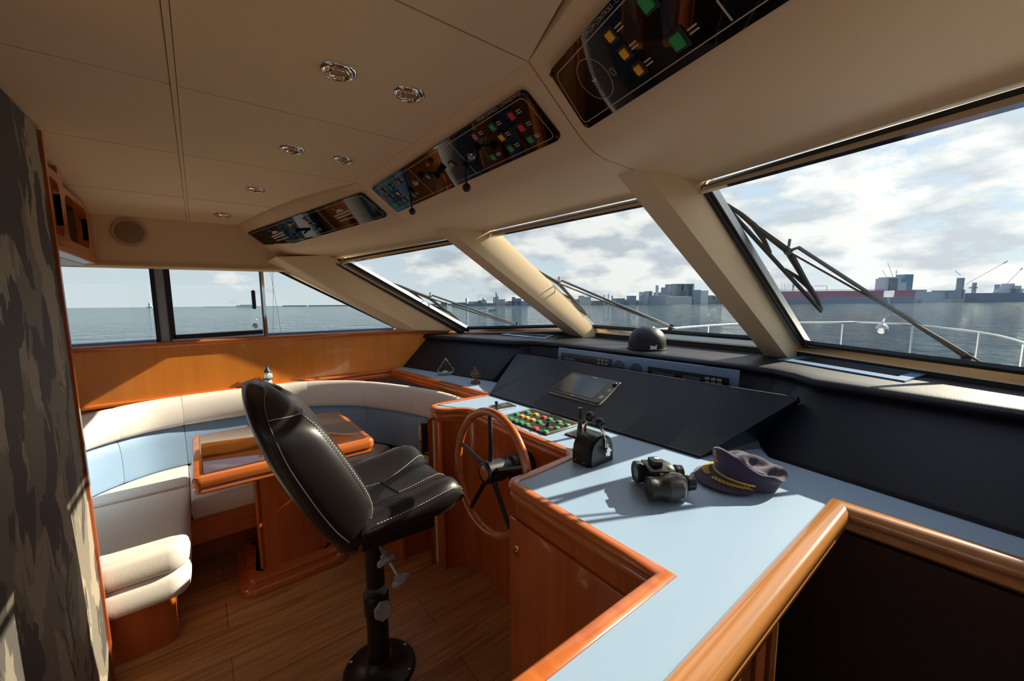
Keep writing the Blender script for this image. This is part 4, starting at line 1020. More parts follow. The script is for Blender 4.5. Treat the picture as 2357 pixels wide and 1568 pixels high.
# ================================================================== OVERHEAD PANELS
def mkplane(p, q, r):
    n = (q-p).cross(r-p).normalized()
    return p, (n if n.z < 0 else -n)
PLN_M = mkplane(V((.662, 2.06, 2.0)), V((.662, .77, 2.0)), V((.838, 2.06, 1.874)))
PLN_L = mkplane(V((.662, 2.06, 2.0)), V((.232, 3.10, 1.886)), V((.838, 2.06, 1.874)))
PLN_R = mkplane(V((.662, .77, 2.0)), V((.255, -.30, 1.90)), V((.838, .77, 1.874)))
def fillet(P, r, n=5):
    P = [V((p[0], p[1])) for p in P]; out = []
    for i in range(len(P)):
        a, b, c = P[i-1], P[i], P[(i+1) % len(P)]; p = b+(a-b).normalized()*r; q = b+(c-b).normalized()*r
        for k in range(n+1): t = k/n; out.append((p*(1-t)**2+b*2*t*(1-t)+q*t*t))
    return out
class Panel:
    def __init__(s, name, label, pln, corners, lift=.004):
        """corners px: aft-left, aft-right, bow-right, bow-left (or 3D points)"""
        s.P, s.N = pln; s.P = s.P+s.N*lift
        q = [onp(*c, s.P, s.N) if not isinstance(c, V) else c for c in corners]
        s.o = sum(q, V())/4; s.U = ((q[1]-q[0])+(q[2]-q[3])).normalized(); s.Vv = s.N.cross(s.U).normalized()
        s.M = frame_m(s.o, s.U, s.Vv, s.N); s.Mi = s.M.inverted()
        s.q = [(s.Mi @ p).to_2d() for p in q]
        s.t = thing(name, label, 'switch panel', tuple(s.o), 0)
        out = fillet(s.q, .022); inn = [p*1 for p in fillet([c*(1-.003/c.length) for c in s.q], .020)]
        build(MB().loft([[s.M @ V((*p, -.004)) for p in out], [s.M @ V((*p, .003)) for p in out], [s.M @ V((*p, .006)) for p in inn]]), 'plate', GLOSSB, s.t, smooth=20)
        s.Z = .006; s.ink = MB()
    def l(s, x, y): p = s.Mi @ onp(x, y, s.P+s.N*s.Z, s.N); return p.to_2d()
    def line(s, a, b, w=.0022): fline(s.ink, a, b, w, s.Z, s.Z+.0005, s.M)
    def border(s, inset=.014, gaps=True, r=.018):
        c = [V(p) for p in s.q]; k = [p-V((math.copysign(inset, p.x), math.copysign(inset, p.y))) for p in c]; s.k = k
        f = fillet(k, r)
        for a, b in zip(f, f[1:]+f[:1]): s.line(a, b, .0018)
    def btn(s, px, py, m, size=.019, leg=True):
        p = s.l(px, py)
        fr = build(slabr(size+.011, size+.011, .003, s.Z-.001, s.Z+.003, s.M @ Matrix.Translation((*p, 0)), .0015), 'switch_bezel', RUBBER, s.t)
        build(slabr(size, size, .002, s.Z, s.Z+.0065, s.M @ Matrix.Translation((*p, 0)), .0012), 'push_button', m, fr)
        if leg:
            for i in range(2): fline(s.ink, p+V((size*.9, .0035-.007*i)), p+V((size*.9+.020, .0035-.007*i)), .0028, s.Z, s.Z+.0005, s.M)
    def done(s): build(s.ink, 'cream_markings', INK, s.t)
    def text(s, txt, p, size):
        m = s.M @ Matrix.Translation((p[0], p[1], s.Z+.0006)) @ s.tx
        s.ink.merge(textmb(txt, size, m))
# direction check helper: text must read left to right from below
def orient(pn):
    up = pn.Mi.to_3x3() @ V((-1, 0, .5)); sx = 1; R_ = Matrix.Identity(4)
    # U runs from port to starboard = reading direction; up on the panel = towards the ceiling edge
    R_[1][1] = 1 if up.y > 0 else -1
    pn.tx = R_
pm_ = Panel('overhead_switch_panel', 'glossy black overhead engine switch panel on the centreline fascia', PLN_M, [(855, 432), (1206, 203), (1295, 317), (915, 488)])
orient(pm_)
pm_.border()
for x, y, m in ((1179, 265, REDB), (1202, 292, REDB), (1135, 291, GREENB), (1222, 319, GREENB), (1177, 340, GREENB), (1136, 360, GREENB), (1156, 315, AMBERB), (1095, 313, SALMB)): pm_.btn(x, y, m)
for x, y, m in ((1041, 377, PALEGB), (987, 405, PALEGB)): pm_.btn(x, y, m, .016, False)
for x, y, m in ((919, 417, REDB), (883, 439, REDB), (899, 454, REDB), (900, 430, GREENB), (954, 448, GREENB), (933, 459, GREENB), (914, 468, GREENB), (917, 444, AMBERB)): pm_.btn(x, y, m, .016)
for a, b in (((940, 389), (999, 447)), ((1035, 330), (1098, 400))):
    pm_.line(pm_.l(*a), pm_.l(*b))
pm_.text('ENGINE CONTROLS - COMANDI MP DX', pm_.l(1100, 281), .0115)
pm_.text('START', pm_.l(1143, 357.5), .0085); pm_.text('RESET', pm_.l(1229, 316.5), .0085)
pm_.done()
sc = MB()
for x, y in ((1038, 320), (933, 386), (1107, 396), (1282, 314), (1208, 217)):
    p = pm_.l(x, y); sc.lathe([(0, .006), (.0055, .006), (.0055, .0085), (.003, .0095), (0, .0095)], pm_.M @ V((*p, 0)), pm_.M.to_3x3(), 12)
build(sc, 'screws', BLACKM, pm_.t)
p = pm_.M @ V((*pm_.l(989, 373), .006)); build(MB().lathe([(.009, 0), (.009, .006), (.0085, .012), (.005, .017), (0, .018)], p, pm_.M.to_3x3(), 16), 'red_lamp', STONE, pm_.t)
p = pm_.M @ V((*pm_.l(1012, 394), .006)); build(MB().lathe([(0, 0), (.013, 0), (.013, .006), (.0105, .008), (.0105, .020), (0, .021)], p, pm_.M.to_3x3(), 18).rbox(p+pm_.N*.026, (.006, .026, .014), .002, 2, pm_.M.to_3x3()), 'rotary_switch', BLACKP, pm_.t)
def ignition(px, py, bx, by, label, sc_=1.0):
    p = pm_.M @ V((*pm_.l(px, py), .006)); M3 = pm_.M.to_3x3(); N = pm_.N
    build(MB().lathe([(0, 0), (.0135, 0), (.0135, .004), (.010, .007), (.010, .011), (0, .011)], p, M3, 18), 'key_lock', CHROME, pm_.t)
    k0 = p+N*.011
    t = thing('ignition_key', label, 'key', tuple(k0), 0)
    build(MB().rbox(k0+N*.012, (.0025, .007, .026), .0008, 1, M3), 'blade', STEEL, t)
    build(MB().rbox(k0+N*.032, (.005, .024, .024), .002, 2, M3), 'bow', BLACKP, t)
    k1 = k0+N*.038; bp = ony(bx, by, k1.y); bp.x = lerp(bp.x, k1.x, .0)
    mid = lerp(k1, bp, .5)+V((0, 0, -.0))
    cd_ = MB()
    for s in (-.004, .004): cd_.tube([k1, mid+V((0, s, 0)), bp+V((0, s*.5, .012))], .0022, 6)
    build(cd_, 'strap', BLACKL, t)
    build(MB().sphere(bp, .0145*sc_, 18, 10), 'ball_fob', RUBBER, t, smooth=180)
ignition(1086, 359, 1074, 432, 'nearer ignition key in the overhead panel with dangling black ball')
ignition(957, 419, 949, 487, 'farther ignition key in the overhead panel with dangling black ball', .95)

pl_ = Panel('overhead_switch_panel', 'glossy black overhead alarm panel with yacht diagrams, nearest the port side window', PLN_L, [(569, 535), (832, 443), (893, 497), (624, 574)], .006)
orient(pl_); pl_.border(.012)
for x, y, m in ((669, 517, AMBERB), (703, 505, REDB), (717, 517, GREENB), (730, 530, GREENB)): pl_.btn(x, y, m, .017)
for a, b in (((653, 510), (696, 552)), ((688, 499), (732, 541)), ((727, 483), (771, 528))): pl_.line(pl_.l(*a), pl_.l(*b))
def yacht(pn, cx, cy, s):
    c = pn.l(cx, cy); sg = pn.tx[1][1]
    q = lambda x, y: pn.M @ V((c.x+x*s, c.y+y*s*sg, pn.Z))
    for P in ([(-1, .0), (.9, .10), (1, .16), (1.05, .25), (-1.05, .12)], [(-1, -.22), (.8, -.16), (.95, -.02), (-1.0, -.10)], [(-.55, .26), (.55, .32), (.2, .52), (-.2, .55), (-.35, .42)]):
        pn.ink.prism([q(*p) for p in P], pn.N*.0005)
    for k in range(9): fline(pn.ink, c+V((-.95*s+k*.22*s, -.42*s*sg)), c+V((-.83*s+k*.22*s, -.42*s*sg)), .10*s, pn.Z, pn.Z+.0005, pn.M)
    fline(pn.ink, c+V((-1.0*s, -.52*s*sg)), c+V((1.0*s, -.50*s*sg)), .03*s, pn.Z, pn.Z+.0005, pn.M); fline(pn.ink, c+V((-.6*s, .75*s*sg)), c+V((-.3*s, .55*s*sg)), .04*s, pn.Z, pn.Z+.0005, pn.M)
yacht(pl_, 641, 542, .066); yacht(pl_, 790, 494, .066)
pl_.done()
sc = MB()
for x, y in ((832, 449), (888, 494)): 
    p = pl_.l(x, y); sc.lathe([(0, .006), (.0055, .006), (.0055, .0085), (0, .0095)], pl_.M @ V((*p, 0)), pl_.M.to_3x3(), 12)
for x, y in ((833, 495), (836, 498), (848, 491)):
    p = pl_.l(x, y); sc.lathe([(0, .006), (.003, .006), (.003, .008), (0, .008)], pl_.M @ V((*p, 0)), pl_.M.to_3x3(), 8)
build(sc, 'screws', BLACKM, pl_.t)

P0, N0 = PLN_R; P0 = P0+N0*.006
a, b, c, d = (onp(*k, P0, N0) for k in ((1265, 163), (1405, 0), (1813, 0), (1352, 296)))
e1 = (b-a).normalized(); e2 = (c-d).normalized(); Lr = .98
pr_ = Panel('overhead_switch_panel', 'glossy black overhead intercom panel with speaker holes and amber buttons', PLN_R, [a, a+e1*Lr, d+e2*Lr, d], .006)
orient(pr_); pr_.border(.016)
for x, y, m in ((1407, 80, AMBERB), (1440, 120, AMBERB), (1473, 157, AMBERB)): pr_.btn(x, y, m, .017)
for x, y, m in ((1563, 91, GREENB), (1491, 2, GREENB)): pr_.btn(x, y, m, .024)
pr_.line(pr_.l(1650, 0), pr_.l(1686, 47), .0032)
pr_.text('INTERCOM CONTROLS - COMANDI INTERFONO', pr_.l(1341, 94), .0105)
scn_ = pr_.l(1369, 183); RS = .046
ci = [scn_+V((RS*math.cos(t), RS*math.sin(t))) for t in [2*PI*i/48 for i in range(49)]]
for p, q in zip(ci[:-1], ci[1:]): pr_.line(p, q, .0013)
hp = [scn_+V((.053, -.004)), scn_+V((.053, -.018)), scn_+V((.063, -.018)), scn_+V((.063, -.004)), scn_+V((.053, -.004))]
hp = [V((-(p.x-scn_.x)+scn_.x, p.y)) if pr_.l(1430, 185).x < scn_.x else p for p in hp]
for p, q in zip(hp[:-1], hp[1:]): pr_.line(p, q, .0011)
pr_.line(scn_-V((.010, 0)), scn_+V((.006, 0)), .0035)
pr_.done()
ho = MB()
for r_i in range(1, 9):
    n = 6*r_i
    for k in range(n):
        a_ = 2*PI*k/n+.2*r_i; p = scn_+V((math.cos(a_), math.sin(a_)))*(r_i*.0052)
        if r_i > 1: ho.lathe([(0, .0060), (.0013, .0060), (.0013, .0064), (0, .0064)], pr_.M @ V((*p, 0)), pr_.M.to_3x3(), 6)
build(ho, 'speaker_holes', DARKGAP, pr_.t)
sc = MB()
for x, y in ((1270, 172), (1352, 288)):
    p = pr_.l(x, y); sc.lathe([(0, .006), (.006, .006), (.006, .0085), (0, .0095)], pr_.M @ V((*p, 0)), pr_.M.to_3x3(), 12)
build(sc, 'screws', BLACKM, pr_.t)

# ================================================================== DOWNLIGHTS, SPEAKER, SHELF
DL = [(780, 165, 'nearest downlight of the aft row in the cream ceiling'), (942, 217, 'nearest downlight of the row beside the fascia'), (672, 344, 'middle downlight of the aft row, over the helm chair'), (791, 368, 'farther downlight of the row beside the fascia'), (587, 435, 'ceiling downlight third along, over the saloon table'), (510, 497, 'farthest ceiling downlight, by the port side speaker')]
proto = None
for i, (x, y, lab) in enumerate(DL):
    p = onz(x, y, 2.0) if i < 4 else (V((.276, 2.43, zceil(2.43))) if i == 4 else V((.158, 2.93, zceil(2.93))))
    if i < 4: p.z = zceil(p.y)
    if proto is None:
        t = proto = thing('ceiling_downlight', lab, 'ceiling light', tuple(p), 0, 'recessed downlights in the wheelhouse ceiling')
        build(MB().lathe([(.026, .006), (.027, -.004), (.030, -.008), (.036, -.008), (.043, -.003), (.0445, .002), (.044, .004)], p, None, 36), 'chrome_ring', CHROME, t, smooth=60)
        build(MB().lathe([(.019, .010), (.0205, -.006), (.024, -.009), (.027, -.006), (.028, .004)], p, None, 36), 'inner_ring', mat('gold_chrome', (.75, .50, .25), .1, metal=1), t, smooth=60)
        build(MB().lathe([(0, -.002), (.020, -.002), (.020, .002), (0, .002)], p, None, 28), 'lens', LENSG, t)
    else:
        t = copy_tree(proto); t.location = p; t['label'] = lab
sp = ony(298, 535, YW-.004)
SPK = thing('wall_speaker', 'round beige loudspeaker in the port side header', 'speaker', tuple(sp))
SMX = Matrix.Rotation(PI/2, 3, 'X')
build(MB().lathe([(.062, .004), (.070, .006), (.077, .003), (.078, -.004), (.060, -.004)], sp, SMX, 40), 'rim', SPKG2, SPK, smooth=60)
build(MB().lathe([(0, .010), (.03, .009), (.055, .006), (.064, .003), (.064, -.003), (0, -.003)], sp, SMX, 40), 'cloth_grille', SPKG, SPK, smooth=60)

SH = thing('overhead_shelf', 'open cherry overhead shelf with two rounded openings at far left', 'shelf', (-.6, 2.55, 1.65))
sf = MB(); y0, y1 = 2.06, 3.075; zt_, zb_ = 1.955, 1.645
ops = [(2.10, 2.465, 1.700, 1.915), (2.535, 2.955, 1.695, 1.890)]
cols_y = [y0, ops[0][0], ops[0][1], ops[1][0], ops[1][1], y1]
xf0, xf1 = -.425, -.405
for i in range(5):
    a, b = cols_y[i], cols_y[i+1]
    if i in (1, 3):
        o_ = ops[i//2]; rr = rrect(o_[0], o_[1], o_[2], o_[3], .045, 5)
        n = len(rr); q = [(a, zb_), (b, zb_), (b, zceil(b)-.001), (a, zceil(a)-.001)]
        def outerpt(p):
            yy, zz = p; cyy, czz = (o_[0]+o_[1])/2, (o_[2]+o_[3])/2
            dy, dz = yy-cyy, zz-czz; ky = (o_[1]-o_[0])/2/abs(dy) if abs(dy) > 1e-6 else 1e9; top = (zceil(yy)-.002-czz) if dz > 0 else (czz-zb_); kz = top/abs(dz) if abs(dz) > 1e-6 else 1e9
            k = min(ky, kz); return (cyy+dy*k, czz+dz*k)
        rings = []
        for xx in (xf1, xf0): rings.append([(xx, *p) for p in rr])
        sf.loft([[(xf1, *outerpt(p)) for p in rr], [(xf1, *p) for p in rr], [(xf0-.02, *p) for p in rr]], True, False)
        for k in range(n):
            pass
        # corner fills
        for cy_, cz_ in ((a, zb_), (b, zb_), (a, None), (b, None)):
            pass
    else: sf.prism([(xf1, a, zb_), (xf1, b, zb_), (xf1, b, zceil(b)-.001), (xf1, a, zceil(a)-.001)], (-.02, 0, 0))
build(sf, 'face_frame', CHERRYY, SH, smooth=30)
bx = MB().box(-.76, -.42, y0, y1, 1.645, 1.665).box(-.76, -.745, y0, y1, 1.66, 1.89).box(-.76, -.42, 2.49, 2.51, 1.66, 1.88)
build(bx, 'carcass', DKCH, SH)
lp = MB().loft([[(-.76, y, 1.644), (-.43, y, 1.622), (-.402, y, 1.628), (-.394, y, 1.648), (-.402, y, 1.668), (-.43, y, 1.66)] for y in (y0, y1)])
build(lp, 'bottom_lip', CHERRYY, SH, smooth=50)
build(MB().box(-.75, -.44, y0+.01, y1-.02, 1.618, 1.626), 'pale_underside', WHITE, SH)
# ================================================================== WIPERS
def wiper(name, label, q, n, tip, end, hub, arm, arm0, off=.03):
    """px: blade ends, hub, arm foot, arm start; built just outside a pane"""
    P = lambda px, d: onp(*px, q[0]+n*d, n)
    t = thing('windscreen_wiper', label, 'wiper', tuple(P(arm, off+.03)), 0, 'windscreen wipers parked outside the panes')
    a, b, h = P(tip, off), P(end, off), P(hub, off+.03)
    d = (b-a).normalized(); L = (b-a).length; k = lambda u, dd: lerp(a, b, u)+n*dd
    s = d.cross(n).normalized()
    build(MB().tube([k(0, -.008), k(.5, -.008), k(1, -.008)], .0075, 6, False, True, 1.2), 'rubber_blade', RUBBER, t)
    hu = (h-a).dot(d)/L; hs = h-k(hu, .03)
    br = MB()
    def bow(u0, u1, lift):
        br.tube([k(u0, .0), k(lerp(u0, u1, .25), lift*.7)+hs*.16, k(lerp(u0, u1, .5), lift)+hs*.30, k(lerp(u0, u1, .75), lift*.7)+hs*.16, k(u1, .0)], [.006, .009, .011, .009, .006], 6)
    bow(.0, .42, .016); bow(.58, 1.0, .016)
    br.tube([k(.21, .016)+hs*.3, h, k(.79, .016)+hs*.3], [.009, .0135, .009], 6)
    build(br, 'bow_frame', GRIM, t)
    build(MB().sphere(h, .016, 12, 8).tube([h, h+V((.01, 0, .045))], .0055, 6), 'hub_joint', GRIM2, t)
    f_ = P(arm, off+.02); f2 = f_+s*0; a0 = P(arm0, off+.035)
    am = MB().tube([h, a0, lerp(a0, f_, .55), f_], [.006, .0075, .0085, .011], 6)
    sd = V((.0, -.03, -.012))
    am.tube([h, lerp(h, f_, .5)+sd, f_+sd], .0050, 6)
    build(am, 'arms', GRIM2, t)
    build(MB().lathe([(0, -.05), (.016, -.05), (.016, .012), (0, .016)], f_, n.to_track_quat('Z', 'Y').to_matrix(), 12), 'spindle', BLACKM, t)
wiper('a', 'large grimy wiper outside the starboard windscreen pane', Q3, n3, (1672, 470), (1892, 713), (1814, 578), (2225, 822), (1838, 570))
wiper('b', 'black wiper outside the centre windscreen pane, beyond the compass', Q2, n2, (1192, 597), (1350, 723), (1285, 652), (1545, 753), (1293, 646))
wiper('c', 'small far wiper outside the port windscreen pane', Q1, n1, (902, 652), (1058, 738), (988, 686), (1190, 748), (995, 680))

# ================================================================== BOW RAIL
RZ = .95
rp_ = [onz(2357, 790, RZ)+V((-1.8, -.25, -.02)), onz(2357, 790, RZ), onz(2250, 765, RZ), onz(2110, 749, RZ), V((8.62, 1.2, RZ)), V((8.62, 1.6, RZ)), onz(1850, 748, RZ)+V((1.0, -.2, 0)), V((7.45, 2.55, RZ)), V((6.2, 2.95, RZ)), V((4.4, 3.3, RZ-.02))]
br_ = thing('bow_rail', 'thin steel guard rail around the bow outside', 'rail', (7.4, 1.4, .3))
build(MB().tube(smoothpoly(rp_, 5), .016, 8), 'top_rail', STEEL, br_, smooth=60)
for x, y in ((2254, 766), (2101, 748), (1939, 747), (2357, 790)):
    p = onz(x, y, RZ); build(MB().tube([p, V((p.x, p.y, .30))], .014, 8), 'stanchion', STEEL, br_)
for p in (V((7.45, 2.55, RZ)), V((6.2, 2.95, RZ))): build(MB().tube([p, V((p.x, p.y, .30))], .014, 8), 'stanchion', STEEL, br_)
jp_ = onz(2045, 744, RZ); jl = thing('bow_light', 'small white light box on a thin bent mast at the bow rail', 'light', tuple(jp_))
build(MB().tube([onz(2032, 748, RZ), onz(2036, 733, RZ), jp_+V((0, -.02, .13)), ony(2044, 684, jp_.y)], .013, 8), 'mast', STEEL, jl)
c_ = ony(2046, 677, jp_.y); build(MB().rbox(c_, (.09, .11, .10), .01, 2), 'lamp_box', WHITE, jl)
bp_ = ony(2030, 757, onz(2033, 748, RZ).y-.03); bb = thing('bow_bell', 'round steel bell hanging under the bow rail', 'bell', tuple(bp_))  # a bell hung at the rail, it gives no light
build(MB().sphere(bp_, .075, 20, 12), 'body', STEEL, bb, smooth=180); build(MB().tube([bp_+V((0, 0, .07)), bp_+V((0, 0, .13))], .012, 8), 'bracket', STEEL, bb)

# ================================================================== SEA AND SHORE (the boat sits trimmed by the bow, so the horizon lies a little low)
DIP, DAZ, SZ0 = rad(1.30), rad(55), -3.0
def seaz(x, y): return SZ0-math.tan(DIP)*(x*math.cos(DAZ)+y*math.sin(DAZ))
S_R = 9000
sea = MB().poly([(x, y, seaz(x, y)) for x, y in ((-S_R, -S_R), (S_R, -S_R), (S_R, S_R), (-S_R, S_R))])
sea = build(sea, 'sea', SEAM, smooth=0); struct(sea, 'choppy blue green sea with glitter towards the right')
def gp(px, D, py=700):
    d = ray(px, py); h = V((d.x, d.y, 0)); k = D/(d.dot(_f)); p = CAM+d*k; return V((p.x, p.y, 0))
def hz(px, py, D): d = ray(px, py); return (CAM+d*(D/d.dot(_f))).z
def bld(mb, x0, x1, yt, D, yb=None, depth=30):
    a, b = gp(x0, D), gp(x1, D); bk_ = V((_f.x, _f.y, 0)).normalized()*depth
    zb_ = seaz(a.x, a.y)-1 if yb is None else hz((x0+x1)/2, yb, D)
    zt_ = hz((x0+x1)/2, yt, D)
    q = [a, b, b+bk_, a+bk_]
    return mb.prism([(p.x, p.y, zb_) for p in q], (0, 0, zt_-zb_))
def rod(mb, p, q, D, r): return mb.tube([V((*gp(p[0], D).to_2d(), hz(p[0], p[1], D))), V((*gp(q[0], D).to_2d(), hz(q[0], q[1], D)))], r, 6)
def single(name, label, cat, m, boxes, D, rods=(), group=None, depth=30):
    mb = MB()
    for b in boxes: bld(mb, *b[:3], D, b[3] if len(b) > 3 else None, depth)
    for p, q, r in rods: rod(mb, p, q, D, r)
    c = sum(mb.v, V())/len(mb.v); z = min(p.z for p in mb.v)
    return tag(build(mb, name, m, None, (c.x, c.y, z), 0), label, cat, group)
G1 = far('hazed_slate_concrete', (.30, .33, .37)); G2 = far('hazed_concrete', (.46, .48, .49)); G3 = far('hazed_sand_cladding', (.52, .50, .46)); G4 = far('hazed_shore_green', (.21, .235, .25)); G5 = far('hazed_white_cladding', (.62, .62, .62))
RED = far('hazed_red_hull', (.46, .22, .26)); SHIPG = far('hazed_superstructure', (.56, .58, .60)); FUN = far('hazed_teal_funnel', (.22, .34, .40)); DKH = far('hazed_dark_hull', (.25, .28, .33))
D = 900
pw = thing('power_station', 'large stepped grey power station on the far shore', 'building', tuple(V((*gp(1580, D).to_2d(), seaz(*gp(1580, D).to_2d())))))
mb = MB(); [bld(mb, *b, D, None, 60) for b in ((1553, 1596, 653.5), (1543, 1554, 661), (1556, 1575, 655), (1525, 1545, 673))]; build(mb, 'boiler_house', G1, pw, smooth=0)
mb = MB(); [bld(mb, *b, D, None, 40) for b in ((1575, 1595, 655),)]; rod(mb, (1594, 656), (1594, 690), D, 1.0); build(mb, 'lift_tower', G2, pw, smooth=0)
mb = MB(); [bld(mb, *b, D-3, None, 50) for b in ((1595, 1612, 667.5),)]; build(mb, 'turbine_hall', G1, pw, smooth=0)
mb = MB(); [bld(mb, *b, D-2, None, 50) for b in ((1611, 1629, 669),)]; build(mb, 'white_annex', G5, pw, smooth=0)
single('warehouse', 'low sand coloured shed in front of the power station', 'building', G3, [(1546, 1592, 683)], D-110)
single('chimney', 'tall lone striped chimney left of the power station', 'chimney', G2, [(1509.5, 1514.5, 657)], D-20, [((1508.5, 664), (1515.5, 664), .8), ((1508.5, 671), (1515.5, 671), .8)], None, 5)
single('factory_building', 'long low grey plant building left of the power station', 'building', G1, [(1505, 1546, 680)], D-60)
single('conveyor_plant', 'pale plant building with raised top and sloping conveyor', 'building', G2, [(1480, 1501, 672), (1493, 1501, 670)], D-20, [((1474, 683), (1482, 675), 2.0)])
single('factory_building', 'square grey building left of the sloping conveyor', 'building', G1, [(1451, 1464, 681)], D-20)
single('storage_tanks', 'cluster of grey storage tanks behind the wiper arm', 'tank', G2, [(1336, 1345, 681), (1345, 1353, 684), (1353, 1360, 683)], D)
for i, (x, y, lab) in enumerate(((1391, 679, 'thin mast left of the far refinery columns'), (1400.5, 676.5, 'tallest thin refinery column behind the wiper arm'), (1409, 681, 'short refinery column beside the tall one'))): single('refinery_column', lab, 'column', G2, [(x-.9-.5*(i == 2), x+.9+.5*(i == 2), y)], D, (), None, 4)
single('factory_building', 'low flat roofed building near the refinery columns', 'building', G1, [(1418, 1438, 687)], D)
sh = MB(); bld(sh, 1300, 1700, 691.3, D+15, None, 20); [bld(sh, x, x+22, y, D+25, None, 10) for x, y in ((1600, 678), (1622, 680), (1640, 682), (1580, 684), (1430, 690), (1320, 689))]
struct(build(sh, 'far_shore_north', G4, smooth=0), 'low grey far shore')
sh = MB(); bld(sh, 1050, 1260, 698, D*1.1, None, 20); [bld(sh, x, x+w, y, D*1.1+20, None, 10) for x, w, y in ((1050, 25, 696.5), (1075, 30, 694.5), (1100, 20, 692), (1150, 30, 694), (1170, 20, 693), (1015, 14, 696), (1040, 25, 697))]
struct(build(sh, 'far_shore_west', G4, smooth=0), 'low wooded far shore')
D = 990
single('tower_block', 'small lone tower on the far left shore', 'building', G2, [(1071.5, 1075.5, 687)], D)
single('refinery', 'refinery block with twin chimneys on the far shore', 'refinery', G2, [(1135, 1142, 684), (1141, 1147, 682), (1140.8, 1143.4, 671.5), (1147.3, 1148.5, 672.5)], D)
single('silo', 'pale round topped silo left of the refinery', 'silo', G3, [(1109, 1118, 690), (1111, 1115, 686)], D)
single('depot', 'pinkish depot buildings right of the refinery', 'building', far('hazed_pink_cladding', (.45, .38, .36)), [(1147, 1163, 689)], D)
single('cargo_ship', 'distant grey cargo ship beside the far left pillar', 'ship', DKH, [(1176, 1214, 693), (1178, 1186, 684), (1186, 1200, 687)], D-60)
# speed boat
def onsea(px, D): p = gp(px, D); return V((p.x, p.y, seaz(p.x, p.y)))
b0 = onsea(1133, 260); t_ = (onsea(1142, 260)-onsea(1126, 260)).normalized(); n_ = V((-t_.y, t_.x, 0))
sbt = thing('speed_boat', 'small dark motor boat speeding on the water', 'boat', tuple(b0))
build(MB().loft([[b0+t_*x+n_*w+V((0, 0, z1)), b0+t_*x+n_*w*.6+V((0, 0, -.1)), b0+t_*x-n_*w*.6+V((0, 0, -.1)), b0+t_*x-n_*w+V((0, 0, z1))] for x, w, z1 in ((-2.6, .9, .7), (0, 1.1, .8), (1.6, .8, 1.0), (2.8, .1, 1.3))]), 'hull', DKH, sbt)
pm2 = MB()
for x in (-1.4, -.1, 1.0): pm2.rbox(b0+t_*x+V((0, 0, 1.2)), (.45, .45, .9), .15, 2).sphere(b0+t_*x+V((0, 0, 1.8)), .16, 8, 6)
build(pm2, 'crew', DKH, sbt)
wk = MB().prism([onsea(1127, 262)+V((0, 0, .05)), onsea(1127, 259)+V((0, 0, .05)), onsea(1086, 258)+V((0, 0, .05)), onsea(1084, 264)+V((0, 0, .05))], (0, 0, .12)); struct(build(wk, 'boat_wake', G5, smooth=0), 'white wake of the speed boat')
# tanker
D = 620
tk = thing('tanker_ship', 'long red hulled tanker with grey superstructure', 'ship', tuple(onsea(1960, D)))
mb = MB(); bld(mb, 1790, 2104, 669.5, D, None, 30); build(mb, 'hull', RED, tk, smooth=0)
mb = MB(); bld(mb, 1790, 2104, 686, D-.6, None, 31); build(mb, 'boot_top', DKH, tk, smooth=0)
mb = MB(); [bld(mb, *b, D+6, 670, 18) for b in ((2034, 2068, 641), (2040, 2062, 638), (2066, 2082, 650))]; build(mb, 'accommodation_block', SHIPG, tk, smooth=0)
mb = MB(); bld(mb, 2077, 2096, 632, D+7, 670, 15); build(mb, 'funnel', FUN, tk, smooth=0)
mb = MB()
for p, q, r in (((2056, 638), (2056, 622), .35), ((2052, 627), (2060, 627), .25), ((1823, 670), (1823, 652), .9), ((1823, 663), (1823, 655), 1.2), ((1870, 659), (1898, 658), .35), ((1900, 668), (1900, 658), .5), ((1790, 668), (2034, 667), .4), ((1796, 668), (1796, 648), .2), ((1803, 668), (1803, 652), .2)): rod(mb, p, q, D+5, r)
build(mb, 'deck_gear', G1, tk, smooth=0)
single('crane', 'thin crane jib rising behind the tanker superstructure', 'crane', G2, [], D+60, [((2034, 606), (2050, 640), .35), ((2023, 623), (2036, 640), .3), ((2050, 640), (2050, 690), .6)])
D = 700
single('crane', 'tall harbour crane with the longest jib, right of the tanker', 'crane', G1, [(2207, 2214, 640), (2205, 2218, 667)], D, [((2217, 655), (2306, 602), .35), ((2298, 607), (2306, 602), .8), ((2189, 624), (2203, 634), .4)], None, 8)
single('crane', 'short mast crane between the two long jibs', 'crane', G1, [(2239.5, 2243, 651), (2233, 2246, 661, 664)], D, (), None, 5)
single('crane', 'harbour crane with a steep jib at the right edge', 'crane', G1, [(2293, 2297, 655), (2291, 2300, 672)], D, [((2310, 655), (2342, 618), .3), ((2338, 622), (2342, 618), .8)], None, 6)
single('factory_building', 'low quay building left of the tallest crane', 'building', G1, [(2182, 2206, 668.5)], D)
dv = thing('moored_ship', 'dark moored ship with pale stepped superstructure at the right', 'ship', tuple(onsea(2330, D-40)))
mb = MB(); bld(mb, 2250, 2460, 674, D-40, None, 20); build(mb, 'hull', DKH, dv, smooth=0)
mb = MB(); [bld(mb, *b, D-36, 675, 14) for b in ((2308, 2352, 665), (2318, 2346, 658), (2322, 2330, 653))]; build(mb, 'superstructure', SHIPG, dv, smooth=0)
sh = MB(); bld(sh, 2095, 2260, 677, D+5, None, 20); bld(sh, 2100, 2130, 667, D+6, None, 10); bld(sh, 2130, 2190, 672, D+6, None, 10); bld(sh, 2126, 2250, 688.5, D-6, None, 5); bld(sh, 1700, 1800, 690, D+5, None, 20); bld(sh, 2250, 2600, 684, D+5, None, 20)
struct(build(sh, 'far_quay', G2, smooth=0), 'grey quay on the far shore')
